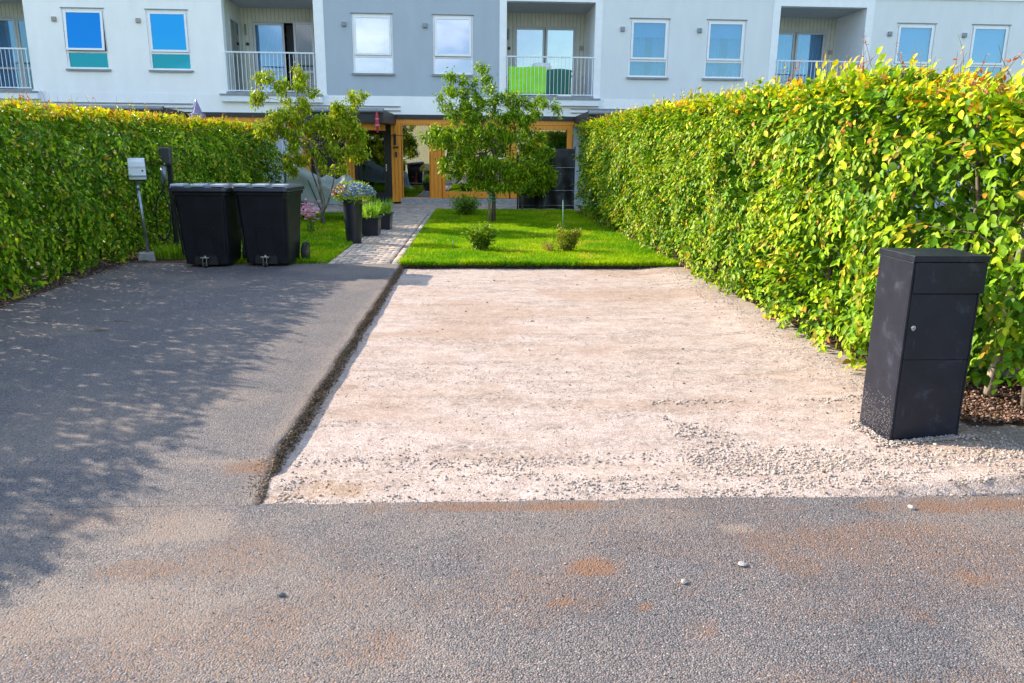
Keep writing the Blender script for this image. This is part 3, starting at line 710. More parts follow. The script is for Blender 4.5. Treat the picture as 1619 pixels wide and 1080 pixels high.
def hedge(side, face, ztop, y0, y1, thick, dens, near, seed, pr, holes, zlow, label, leafL=(.058, .094)):
    """side -1: its front faces -X (right hedge); +1: front faces +X (left hedge)"""
    r = np.random.default_rng(seed); parts = []
    root = empty('hedge', (float(face(np.array(y0), np.array(1.))) - side * thick / 2, (y0 + y1) / 2, 0)); off = np.array(root.location)
    tag(root, label, 'hedge')
    def emit(P, out_n, L, C, tpl, spread=.55, updown=-.45):
        n = len(P)
        if not n: return
        # sprays: leaves of one spray share a direction
        key = np.floor(P * 7).astype(int); h = (key[:, 0] * 73856093 ^ key[:, 1] * 19349663 ^ key[:, 2] * 83492791) & 1023
        tabd = np.random.default_rng(seed + 9).normal(0, .5, (1024, 3))
        D = out_n * .45 + np.array([0, -.38, updown]) + tabd[h] * .85 + r.normal(0, .24, (n, 3))
        N = out_n * .75 + np.array([0, 0, .75]) + tabd[(h * 7) & 1023] * .5 + r.normal(0, spread * .7, (n, 3))
        parts.append(leaf_arrays(P, D, N, L, L * r.uniform(.52, .68, n), C, tpl, r))
    def keep(P):
        k = np.ones(len(P), bool)
        for (hx, hy, hz, rx, ry, rz, pk) in holes:
            d = ((P[:, 0] - hx) / rx) ** 2 + ((P[:, 1] - hy) / ry) ** 2 + ((P[:, 2] - hz) / rz) ** 2
            k &= (d > 1) | (r.random(len(P)) < pk)
        return k
    # front
    n = int((y1 - y0) * 2.2 * dens); y = y0 + (y1 - y0) * r.random(n); zt = ztop(y); zl = zlow(y)
    z = zl + (zt - zl) * r.random(n)
    bulge = .20 * (fbm(y * 1.1, z * 1.6, seed * 1.) - .5) + .30 * (fbm(y * 3.2, z * 4.4, seed * 2., 2) - .5)
    depth = r.random(n) ** 1.6 * .22
    gapn = fbm(y * 2.6, z * 3.2, seed * 3.) ; kp = r.random(n) < (.12 + 1.3 * sstep(.38, .5, gapn))
    x = face(y, z) + side * (bulge - depth + .05)
    P = np.stack([x, y, z], 1); k = kp & keep(P); P = P[k]; zt = zt[k]
    out_n = np.tile(np.array([side, 0, 0.]), (len(P), 1))
    L = r.uniform(*leafL, len(P)) * (.75 + .35 * r.random(len(P)))
    C = hcol(len(P), r, pr, young_sunlit=sstep(.4, 0, zt - P[:, 2]) * .3)
    a = P[:, 1] < near[0]; b = (P[:, 1] >= near[0]) & (P[:, 1] < near[1]); c = P[:, 1] >= near[1]
    fl = r.random(len(P)) < .28                                  # loose single leaves fill between the sprays
    for s_, t in ((a, LT2), (b, LT1), (c, LT0)): emit(P[s_ & fl], out_n[s_ & fl], L[s_ & fl], C[s_ & fl], t)
    m2 = int(len(P) * .15); pick = r.choice(len(P), m2, replace=False); Q = P[pick]; zt2 = zt[pick]
    u1 = fbm(Q[:, 1] * 1.7, Q[:, 2] * 1.7, seed + 21., 2) - .5; u2_ = fbm(Q[:, 1] * 1.7, Q[:, 2] * 1.7, seed + 33., 2) - .5
    DD = np.stack([side * (.55 + .5 * r.random(m2)), -.55 + 2.4 * u1 + r.normal(0, .3, m2), -.42 + 2.2 * u2_ + r.normal(0, .28, m2)], 1)
    up_ = sstep(.45, .0, zt2 - Q[:, 2]); DD[:, 2] += 1.1 * up_
    NN = np.stack([np.full(m2, side * .55), r.normal(0, .2, m2), np.full(m2, .85)], 1) + r.normal(0, .15, (m2, 3))
    Q = Q - DD / np.linalg.norm(DD, axis=1, keepdims=True) * .12
    pb_ = np.array(pr) * np.array([1, 1, 1.25, 1.15, .4, .3, .2]); cb = hcol(m2, r, list(pb_ / pb_.sum()))
    tipc = np.array([[.31, .34, .02], [.18, .28, .012], [.33, .22, .04], [.24, .31, .015], [.27, .13, .04]])[r.choice(5, m2, p=[.18, .38, .12, .25, .07])] * r.uniform(.8, 1.15, (m2, 1))
    for s_, t in ((Q[:, 1] < near[0], LT2), ((Q[:, 1] >= near[0]) & (Q[:, 1] < near[1]), LT1), (Q[:, 1] >= near[1], LT0)):
        if s_.any(): parts.extend(sprays(Q[s_], DD[s_], NN[s_], cb[s_], tipc[s_], r.uniform(leafL[0], leafL[1] * .95, s_.sum()), r, t))
    # top
    n = int((y1 - y0) * thick * dens); y = y0 + (y1 - y0) * r.random(n); u = r.random(n)
    x = face(y, ztop(y)) - side * (u * thick - .04); z = ztop(y) + .12 * (fbm(x * 3, y * 2.2, seed * 4.) - .5) + .09 * (fbm(x * 9, y * 7, seed * 5.) - .5) - .1 * r.random(n) ** 2
    P = np.stack([x, y, z], 1); C = hcol(n, r, pr, young_sunlit=np.full(n, .45 if side < 0 else .8)); L = r.uniform(leafL[0] * .8, leafL[1] * .95, n)  # left hedge top coloured yellower to stand for sun glowing through
    a = P[:, 1] < near[1]
    upn = np.tile(np.array([side * .4, 0, .7]), (n, 1))
    emit(P[a], upn[a], L[a], C[a], LT1 if side > 0 else LT2, .7, .1); emit(P[~a], upn[~a], L[~a], C[~a], LT0, .7, .1)
    # back, ends and inside
    n = int((y1 - y0) * 2.1 * dens * 1.3); y = y0 + (y1 - y0) * r.random(n); z = .05 + (ztop(y) - .05) * r.random(n)
    P = np.stack([face(y, z) - side * (thick + .1 * r.random(n)), y, z], 1)
    emit(P, np.tile(np.array([-side, 0, 0.]), (n, 1)), r.uniform(*leafL, n), hcol(n, r, pr), LT0)
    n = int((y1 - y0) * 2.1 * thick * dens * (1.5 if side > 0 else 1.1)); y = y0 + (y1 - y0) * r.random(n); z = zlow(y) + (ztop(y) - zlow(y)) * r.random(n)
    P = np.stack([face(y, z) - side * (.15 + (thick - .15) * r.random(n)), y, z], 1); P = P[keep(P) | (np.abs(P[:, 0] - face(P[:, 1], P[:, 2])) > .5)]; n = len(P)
    emit(P, np.tile(np.array([side, 0, 0.]), (n, 1)), r.uniform(*leafL, n) * 1.35, hcol(n, r, [.55, .33, .12, 0, 0, 0, 0]), LT0, 1.0)  # inside leaves coloured darker to paint shade into the gaps
    for ye, sg in ((y0, -1), (y1, 1)):
        n = int(2.1 * thick * dens); z = float(zlow(np.array([ye]))[0]) + (float(ztop(np.array([ye]))[0])-float(zlow(np.array([ye]))[0])) * r.random(n); 
        P = np.stack([face(np.full(n, ye), z) - side * thick * r.random(n), ye + sg * .1 * r.normal(size=n), z], 1)
        emit(P, np.tile(np.array([0, sg, 0.]), (n, 1)), r.uniform(*leafL, n), hcol(n, r, pr), LT1)
    # shoots on top
    tw = MB(); ns = int((y1 - y0) * 20)
    for q in range(ns):
        yy = y0 + (y1 - y0) * r.random() ** 1.5; u = r.random() ** 1.5 * .7; xx = float(face(np.array(yy), np.array(2.))) - side * u * thick; zz = float(ztop(np.array([yy]))[0]) - .05
        h = .08 + .26 * r.random() ** 2.0 * (1.4 if 5 < yy < 9 else .9); d = np.array([r.normal(0, .25), r.normal(0, .3) , 1.]); d /= np.linalg.norm(d)
        pts_ = [np.array([xx, yy, zz]) + d * h * t + np.array([0, 0, 0]) + np.array([r.normal(0, .01), r.normal(0, .01), 0]) for t in (0, .4, .75, 1)]
        tw.tube(pts_, [.0035, .003, .002, .001], 4) if True else None
        if r.random() < .6:
            k_ = 3; PP = np.tile(np.array([[xx, yy, zz - .06]]), (k_, 1)) + r.normal(0, .03, (k_, 3)); DD = np.tile(d[None], (k_, 1)) + r.normal(0, .28, (k_, 3)) * np.array([1, 1, .3])
            tc_ = np.array([[.36, .36, .025], [.33, .19, .05], [.40, .34, .03]])[r.integers(0, 3, k_)]
            parts.extend(sprays(PP, DD, np.tile(np.array([side * .8, 0, .4]), (k_, 1)) + r.normal(0, .3, (k_, 3)), np.tile(np.array([[.2, .27, .015]]), (k_, 1)), tc_, np.full(k_, .042 + h * (.13 if side < 0 else .06)), r, LT1 if yy > 9 else LT2, 6))
            continue
        m_ = int(5 + h * 22); t = r.uniform(.15, 1, m_); PP = np.array(pts_[0])[None] + d[None] * (h * t)[:, None]
        DD = r.normal(0, 1, (m_, 3)) * np.array([1, 1, .35]) + d * .5; NN = np.tile(np.array([0, 0, 1.]), (m_, 1)) + r.normal(0, .4, (m_, 3))
        red = r.random() < .65
        cc_ = np.array([[.33, .10, .06]]) if red else np.array([[.40, .42, .05]])
        cc_ = cc_ * r.uniform(.7, 1.2, (m_, 1))
        LL = r.uniform(.03, .06, m_) * (1.15 - .5 * t)
        parts.append(leaf_arrays(PP, DD, NN, LL, LL * .5, cc_, LT1, r))
    V, F, C = merge(parts); V = V - off
    link('foliage', np_mesh('foliage', V, F, 3, C, smooth=False), M['leaf'], root)
    for q in range(int((y1 - y0) * 14)):                       # inner twigs
        yy = y0 + (y1 - y0) * r.random(); zz = float(zlow(np.array([yy]))[0]) + 1.9 * r.random(); fx_ = float(face(np.array(yy), np.array(zz)))
        a = np.array([fx_ - side * (thick * .55), yy, zz - .25]); b = np.array([fx_ - side * .04 * r.random(), yy + r.normal(0, .2), zz + r.normal(0, .12)])
        mdp = (a + b) / 2 + r.normal(0, .05, 3); tw.tube([a, mdp, b], [.008, .005, .002], 4)
    tw.v = [(v[0] - off[0], v[1] - off[1], v[2] - off[2]) for v in tw.v]
    tag(tw.build('twigs', M['twig'], root), kind='stuff')
    return root, off
def trunk_part(root, off, pts_, rads, mat='barkpale'):
    t = MB(); t.tube([tuple(np.array(p) - off) for p in pts_], rads, 9); return t.build('trunk', M[mat], root, smooth=True)

# right hedge, sunlit
faceR = lambda y, z: 3.02 + .0 * z + .08 * sstep(7, 4, y) - .025 * (np.asarray(y) - 12) * (np.asarray(y) > 12) + .10 * sstep(.5, 0, z) * 0 + .05 * sstep(1.2, 0, np.asarray(z) * 1.0)
ztR = lambda y: .16 * (fbm(np.asarray(y, float) * 1.1, 4.4, 2., 3) - .5) + 1.93 + .05 * sstep(5., 6.5, np.asarray(y, float)) + .08 * sstep(6., 8., np.asarray(y, float)) + .19 * sstep(4.2, 6.5, y) + .09 * sstep(7, 14, y) - .02 * (y > 18)
zlR = lambda y: .02 + .32 * sstep(5.2, 4.7, y)
prR = [.26, .28, .22, .13, .045, .04, .025]
hr, offR = hedge(-1, faceR, ztR, 3.75, 20.9, .85, 820, (8.5, 13.0), 5, prR,
      [(3.2, 4.95, 1.36, .62, .48, .2, .10), (3.1, 5.9, 1.5, .3, .3, .14, .12), (3.1, 9.2, 1.45, .3, .4, .16, .15), (3.35, 4.6, .55, .5, .35, .35, .35), (3.2, 7.4, 1.55, .25, .12, .14, .3), (3.3, 4.35, 1.2, .5, .2, .25, .3)], zlR,
      'tall sunlit beech hedge along the right side of the gravel bed')
r = np.random.default_rng(50)
for k, y in enumerate(np.arange(4.7, 20.5, .62)):
    xx = 3.44 if y < 12 else 3.3
    if k == 0: trunk_part(hr, offR, [(3.40, 4.68, -.03), (3.42, 4.7, .25), (3.45, 4.72, .62), (3.5, 4.72, 1.2), (3.5, 4.75, 1.7)], [.042, .034, .03, .024, .014])
    else: trunk_part(hr, offR, [(xx, y, -.03), (xx + r.normal(0, .03), y + r.normal(0, .04), .6), (xx + r.normal(0, .06), y + r.normal(0, .08), 1.3), (xx, y, 1.9)], [.028, .022, .016, .008], 'bark')
trunk_part(hr, offR, [(3.5, 4.45, -.03), (3.42, 4.42, .75), (3.47, 4.38, 1.1), (3.6, 4.3, 1.45)], [.036, .034, .03, .02])
# left hedge, its face in shade
faceL = lambda y, z: -5.08 - .02 * np.maximum(0, np.asarray(y) - 9.0) * .8 + .10 * sstep(.2, 1.2, z) - .16 * sstep(1.5, 2.1, z)
ztL = lambda y: 2.06 + .012 * (y - 8) * (y > 8)
zlL = lambda y: .03 + 0 * y
prL = [.30, .32, .22, .09, .03, .02, .02]
hl, offL = hedge(1, faceL, ztL, 3.75, 21.2, .95, 640, (3.0, 13.5), 8, prL, [], zlL, 'shaded beech hedge with yellow top along the left driveway')
for k, y in enumerate(np.arange(4.0, 21, .7)):
    trunk_part(hl, offL, [(-5.6, y, -.03), (-5.6 + r.normal(0, .03), y + r.normal(0, .05), .9), (-5.6, y, 1.7)], [.03, .022, .01], 'bark')

# ------------------------------------------------------------------ trees
def tree(name, label, base, lobes, trunk, nleaf, leafL, pal, scale, seed, mat_t='bark', droop=.5, spacing=.2, ry=1.0, wl=.42, young_sunlit=.1):
    """lobes: (dx, z, rx, rz) ellipsoids of the crown in metres from the base"""
    r = np.random.default_rng(seed); root = empty(name, (base[0], base[1], 0)); tag(root, label, 'tree')
    tips = []
    wts = np.array([l[2] * l[3] * l[2] for l in lobes]); wts /= wts.sum()
    ntip = int(scale)
    for q in range(ntip):
        l = lobes[r.choice(len(lobes), p=wts)]; v = r.normal(size=3); v /= np.linalg.norm(v); v *= r.random() ** (1 / 2.2)
        tips.append(np.array([l[0] + v[0] * l[2], v[1] * max(l[2], .28) * ry, l[1] + v[2] * l[3]]))
    for l in lobes: tips.append(np.array([l[0] + np.sign(l[0]) * l[2] * .7, 0, l[1] + l[3] * .6]))
    nodes = [np.array(p[:3], float) for p in trunk]; par = [-1] + list(range(len(nodes) - 1)); isleaf = []
    ctr = nodes[-1]
    tips.sort(key=lambda t: np.linalg.norm(t - ctr))
    for t in tips:
        A = np.array(nodes); d = np.linalg.norm((A - t) * np.array([1, 1, .9]), axis=1) + .35 * np.maximum(0, A[:, 2] - t[2]) + .2 * np.linalg.norm(A - ctr, axis=1) * 0
        d[:max(1, len(trunk) // 2)] += 1.0
        j = int(np.argmin(d)); a = nodes[j]; L = np.linalg.norm(t - a)
        if L < .05: continue
        ns = max(1, int(L / .14)); prev = j
        for s in range(1, ns + 1):
            u = s / ns; p = a + (t - a) * u + np.array([0, 0, .12 * L * math.sin(math.pi * u)]) + r.normal(0, .012, 3) * (u < 1)
            nodes.append(p); par.append(prev); prev = len(nodes) - 1
        isleaf.append(prev)
    cnt = np.zeros(len(nodes))
    for e in isleaf: cnt[e] += 1
    for i in range(len(nodes) - 1, 0, -1): cnt[par[i]] += cnt[i]
    tr = trunk[0][3] if len(trunk[0]) > 3 else .05
    rad = lambda i: max(.003, tr * (cnt[i] / max(1, cnt[0])) ** .62)
    tk = MB(); br = MB(); nt_ = len(trunk)
    tk.tube([tuple(nodes[i]) for i in range(nt_)], [tr * (1.15 if i == 0 else 1) * (1 - .45 * i / nt_) for i in range(nt_)], 10)
    for i in range(nt_, len(nodes)):
        a, b = nodes[par[i]], nodes[i]; br.tube([tuple(a), tuple(b)], [min(rad(par[i]) if par[i] >= nt_ else rad(i) * 1.1, tr * .8), rad(i)], 5)
    tk.build('trunk', M[mat_t], root, smooth=True)
    parts = []
    ends = [i for i in range(nt_, len(nodes)) if cnt[i] <= 2]
    m_ = nleaf; idx = r.choice(ends, m_); A = np.array(nodes)
    P = A[idx] + r.normal(0, .06, (m_, 3))
    tabd = r.normal(0, .8, (len(nodes), 3))
    D = tabd[idx] * .6 + r.normal(0, .55, (m_, 3)); D[:, 2] -= droop
    N = np.array([0, 0, 1.]) + r.normal(0, .5, (m_, 3))
    L = r.uniform(*leafL, m_); c = np.array(pal)[r.integers(0, len(pal), m_)] * r.uniform(.7, 1.25, (m_, 1))
    parts.append(leaf_arrays(P, D, N, L, L * wl * r.uniform(.85, 1.2, m_), c, LT1, r, .3))
    V, F, C = merge(parts)
    cr = link('crown', np_mesh('crown', V, F, 3, C), M['tleaf'], root)
    br.build('branches', M[mat_t], cr)
    return root
S2 = 1 / 69.
lob = lambda L, ox, oy, s: [((px - ox) * s, (oy - py) * s, rx * s, rz * s) for px, py, rx, rz in L]
GP = [(.08, .16, .01), (.12, .22, .012), (.18, .28, .015), (.28, .35, .04), (.055, .11, .01)]
t2 = tree('garden_tree', 'leafy green fruit tree staked on the sunlit lawn before the patio windows', (.43, 18.2),
     lob([(768, 122, 12, 18), (765, 150, 20, 24), (742, 165, 26, 20), (815, 190, 34, 22), (722, 142, 18, 24), (712, 168, 24, 18), (752, 178, 34, 26), (795, 165, 20, 18), (835, 170, 28, 16), (868, 176, 14, 12), (705, 222, 34, 22), (680, 224, 15, 8),
          (745, 218, 46, 30), (800, 212, 46, 28), (838, 225, 26, 16), (735, 258, 42, 24), (790, 262, 48, 24), (832, 262, 30, 22), (775, 285, 44, 14)], 780, 352, S2),
     [(0, 0, -.03, .05), (.01, 0, .5), (-.02, 0, .95), (.03, .02, 1.4), (-.05, 0, 1.9)], 21000, (.06, .105), GP, 560, 41)
st = MB(); st.tube([(-.10, -.05, -.03), (-.095, -.05, .97)], [.032, .03], 10)
st.v = [(v[0] + .43, v[1] + 18.2, v[2]) for v in st.v]
o = st.build('tree_stake', M['stake'], smooth=True); tag(o, 'round pale wooden stake beside the trunk of the lawn tree', 'stake')
tie = MB()
tie.tube([(.43 - .045 + .078 * 1.35 * math.cos(a), 18.17 + .078 * math.sin(a), .80 - .012 * a) for a in np.linspace(0, 6.283 * 4, 66)], .013, 6)

tag(tie.build('tree_tie', M['greentie']), 'green cloth tie knotted round the lawn tree and its stake', 'tie')
YP = [(.14, .24, .012), (.22, .30, .015), (.36, .38, .04), (.09, .16, .01), (.28, .25, .04)]
t1 = tree('garden_tree', 'sparse yellow green tree with flaky forked trunk behind the flower pot', (-3.4, 17.5),
     lob([(489, 130, 8, 16), (437, 136, 16, 7), (458, 146, 14, 7), (432, 167, 16, 13), (484, 152, 14, 13), (512, 158, 12, 8), (480, 175, 20, 14), (462, 200, 34, 18), (435, 212, 18, 14), (500, 205, 26, 18), (545, 178, 20, 10), (572, 160, 12, 6),
          (540, 205, 30, 20), (565, 222, 20, 16), (482, 232, 28, 18), (520, 240, 24, 16), (560, 245, 22, 10), (475, 258, 22, 14), (530, 268, 20, 7)], 512, 355, 1 / 71.),
     [(0, 0, -.03, .042), (-.02, 0, .25), (.02, .02, .5), (-.03, 0, .85), (-.1, 0, 1.3), (-.2, 0, 1.8)], 12500, (.06, .105), YP, 330, 43, mat_t='barkmid', droop=.9)
lb = MB(); lb.tube([(0, 0, .28), (.12, .02, .5), (.2, .02, .75), (.3, .03, 1.1), (.34, 0, 1.45)], [.028, .022, .018, .014, .008], 8); lb.tube([(.0, 0, .5), (-.1, .04, .8), (-.24, .03, 1.25), (-.5, 0, 1.6)], [.022, .018, .014, .008], 8)
lb.build('limb', M['barkmid'], t1, smooth=True)
t3 = tree('garden_tree', 'small low tree with dark thin trunk before the black cloth screen', (1.36, 22.3),
     lob([(842, 262, 26, 20), (858, 245, 16, 12), (838, 290, 30, 14), (862, 280, 18, 16), (820, 275, 20, 18)], 825, 332, 1 / 57.),
     [(0, 0, -.03, .035), (.02, 0, .4), (0, 0, .75), (.05, 0, 1.0)], 8500, (.07, .12), GP[1:], 220, 47)

def shrub(name, label, x, y, w_, h, n, seed, pal, leafL=(.03, .055), stems=9, cat='shrub', flowers=None, zc=0.0):
    r = np.random.default_rng(seed); root = empty(name, (x, y, 0)); tag(root, label, cat); tw = MB(); P = []; 
    for s in range(stems):
        a = r.uniform(0, 6.28); rr = w_ / 2 * (.3 + .7 * r.random()); hh = h * (.6 + .4 * r.random()) * (1 - .25 * rr / (w_ / 2))
        e = np.array([rr * math.cos(a), rr * math.sin(a), hh]); md = e * np.array([.5, .5, .55]) + r.normal(0, .02, 3)
        tw.tube([(0.02 * math.cos(a), .02 * math.sin(a), -.02), md, e], [.006, .004, .002], 4)
        k = n // stems; t = r.uniform(.15, 1.0, k)[:, None]
        P.append(np.where(t < .5, md[None] * t * 2, md[None] + (e - md)[None] * (t * 2 - 1)) + r.normal(0, w_ * .07, (k, 3)))
    P = np.vstack(P); P[:, 2] = np.maximum(P[:, 2], .02); n = len(P)
    D = P - np.array([0, 0, h * .3]); D = D / (np.linalg.norm(D, axis=1, keepdims=True) + .01) + r.normal(0, .5, (n, 3))
    N = np.array([0, 0, 1.]) + r.normal(0, .5, (n, 3)); L = r.uniform(*leafL, n)
    c = np.array(pal)[r.integers(0, len(pal), n)] * r.uniform(.7, 1.25, (n, 1))
    V, F, C = leaf_arrays(P, D, N, L, L * .5, c, LT1, r)
    link('foliage', np_mesh('foliage', V, F, 3, C), M['tleaf'], root); tw.build('stems', M['twig'], root)
    return root
shrub('shrub', 'dense round dark green shrub beside the brick path at the terrace', -.27, 20.3, .95, .58, 2600, 51, [(.08, .16, .03), (.12, .22, .03), (.2, .28, .05)], (.04, .07), 30)
shrub('shrub', 'small leafy bush on the front lawn left of the sparse reddish one', .09, 12.85, .56, .52, 2300, 52, [(.07, .14, .015), (.12, .22, .02), (.24, .30, .04), (.05, .1, .015)], (.035, .065), 22)
shrub('shrub', 'sparse brown tinged bush on the front lawn near the right hedge', 1.5, 12.75, .46, .5, 1500, 53, [(.10, .18, .02), (.2, .26, .04), (.2, .12, .04)], (.035, .06), 15)
shrub('shrub', 'low brownish twiggy plant at the foot of the sparse bush', 1.22, 12.7, .34, .2, 260, 54, [(.2, .2, .06), (.28, .16, .07)], (.025, .04), 8)
def rod(label, x, y, h, rad=.007, tilt=0, mat='greenrod'):
    m = MB(); m.tube([(x, y, -.02), (x + tilt, y, h)], rad, 8); m.tube([(x + tilt, y, h), (x + tilt, y, h + .012)], [rad * 1.5, rad], 8)
    return tag(m.build('garden_stake', M[mat], smooth=True), label, 'stake')
rod('tall thin green garden stake standing behind the sparse bush', 1.66, 14.4, .75, .008, -.02)
rod('short thin green stick in the lawn beside the brick path', -.38, 13.1, .15, .006)

# ------------------------------------------------------------------ wheelie bins
def rrect(cx, cy, w_, d, z, rad, n=4):
    p = []
    for sx, sy, a0 in ((1, -1, -90), (1, 1, 0), (-1, 1, 90), (-1, -1, 180)):
        for k in range(n + 1):
            a = R(a0 + 90 * k / n); p.append((cx + sx * (w_ / 2 - rad) + rad * math.cos(a), cy + sy * (d / 2 - rad) + rad * math.sin(a), z))
    return p
def make_bin():
    root = empty('wheelie_bin')
    b = MB()
    # body tapers to the foot; wheel arch cut in the front foot
    W0, W1, D0, D1 = .60, .70, .56, .76
    rings = []
    for z, t in ((.045, 0), (.30, .3), (.7, .66), (1.0, .97), (1.02, 1)):
        rings.append(rrect(0, 0, W0 + (W1 - W0) * t, D0 + (D1 - D0) * t, z, .05))
    b.loft(rings)
    b.loft([rrect(0, 0, .735, .80, 1.0, .05), rrect(0, 0, .74, .805, 1.045, .05)])
    body = b.build('body', M['bin'], root, bevel=.006)
    yf = lambda z: -(D0 + (D1 - D0) * (z - .045) / .975) / 2
    # raised front panel with rounded head
    p = MB(); pts_ = [(-.115, .1), (-.115, .5), (-.1, .56), (-.06, .585), (.06, .585), (.1, .56), (.115, .5), (.115, .1)]
    fr = [(x, yf(z) - .014, z) for x, z in pts_]; bk = [(x * 1.08, yf(z) + .01, z) for x, z in pts_]
    p.loft([bk, fr]); p.build('front_panel', M['bin'], root, bevel=.005)
    for sx in (-1, 1):
        q = MB(); q.loft([[(sx * .3, yf(.2) + .01, .18), (sx * .33, yf(.2) + .02, .18), (sx * .365, yf(.95) + .02, .96), (sx * .335, yf(.95) + .01, .96)], [(sx * .295, yf(.2) - .008, .18), (sx * .32, yf(.2) - .008, .18), (sx * .355, yf(.95) - .008, .96), (sx * .33, yf(.95) - .008, .96)]])
        q.build('corner_rib', M['bin'], root)
    # castor recess: dark arch and castor in it
    a = MB(); ap = [(-.16 , .045), (-.155, .14), (-.11, .19), (0, .205), (.11, .19), (.155, .14), (.16, .045)]
    a.loft([[(x, yf(.1) + .02, z) for x, z in ap], [(x, yf(.1) - .02, z) for x, z in ap]]); a.build('castor_recess', M['rubber'], root)
    c = MB(); c.tube([(0, yf(.1) - .065, .045), (0, yf(.1) - .04, .045)], .045, 16)
    c.v = [(-(v[1] - (yf(.1) - .052)) if True else 0, yf(.1) - .05 + v[0], v[2]) for v in c.v]
    castor = MB(); castor.box(-.06, .06, yf(.1) - .08, yf(.1) - .02, .135, .155); castor.tube([(0, yf(.1) - .05, .15), (0, yf(.1) - .05, .175)], .02, 10); castor.box(-.03, -.02, yf(.1) - .085, yf(.1) - .03, .03, .135); castor.box(.02, .03, yf(.1) - .085, yf(.1) - .03, .03, .135)
    cf = castor.build('castor', M['steel'], root, bevel=.003); c.build('castor_wheel', M['rubber'], cf, smooth=False)
    # rear wheels
    for sx in (-1, 1):
        wl = MB(); rr = [(.12, 0), (.145, .006), (.15, .02), (.15, .045), (.145, .06), (.12, .065)]
        wl.loft([[(sx * (.345 + dx), .30 + r_ * math.cos(t), .15 + r_ * math.sin(t)) for t in np.linspace(0, 2 * math.pi, 25)[:-1]] for r_, dx in rr])
        o = wl.build('wheel', M['rubber'], root, bevel=.004)
        h = MB(); h.loft([[(sx * (.342 + dx), .30 + r_ * math.cos(t), .15 + r_ * math.sin(t)) for t in np.linspace(0, 2 * math.pi, 17)[:-1]] for r_, dx in ((.10, 0), (.10, .070), (.03, .080))]); h.build('rim', M['binlid'], o)
    ax_ = MB(); ax_.tube([(-.39, .30, .15), (.39, .30, .15)], .012, 8); ax_.build('axle', M['galv'], root)
    # lid: overhanging skirt, slightly domed, with three raised pads coloured pale for lid reflections
    l = MB(); l.loft([rrect(0, -.01, .775, .85, 1.05, .05), rrect(0, -.01, .785, .86, 1.062, .05), rrect(0, -.01, .775, .85, 1.105, .05), rrect(0, 0, .72, .78, 1.128, .05), rrect(0, .05, .5, .5, 1.142, .05)])
    lid = l.build('lid', M['binlid'], root, bevel=.006)
    g_ = MB()
    for x0 in (-.27, .0, .27): g_.box(x0 - .085, x0 + .085, -.43, -.20, 1.118, 1.152)
    g_.build('lid_grip', M['padwhite'], lid, bevel=.008)
    h = MB(); h.tube([(-.3, .42, 1.06), (.3, .42, 1.06)], .018, 10); h.box(-.31, -.27, .36, .43, .98, 1.07); h.box(.27, .31, .36, .43, .98, 1.07); h.build('handle', M['bin'], root)
    return root
def kids(o): return [c for c in bpy.data.objects if c.parent == o]
def copy_tree(o, parent=None):
    ch = kids(o); c = o.copy(); COL.objects.link(c); c.parent = parent
    for k in ch: copy_tree(k, c)
    return c
b1 = make_bin(); b1.location = (-3.74, 11.13, 0); b1.rotation_euler.z = R(-2)
b2 = copy_tree(b1); b2.location = (-2.92, 11.22, 0); b2.rotation_euler.z = R(-5)
tag(b1, 'black wheelie bin nearest the grey post and left hedge', 'bin', 'black wheelie bins at the end of the driveway')
tag(b2, 'black wheelie bin nearest the brick path, overlapping the other one', 'bin', 'black wheelie bins at the end of the driveway')

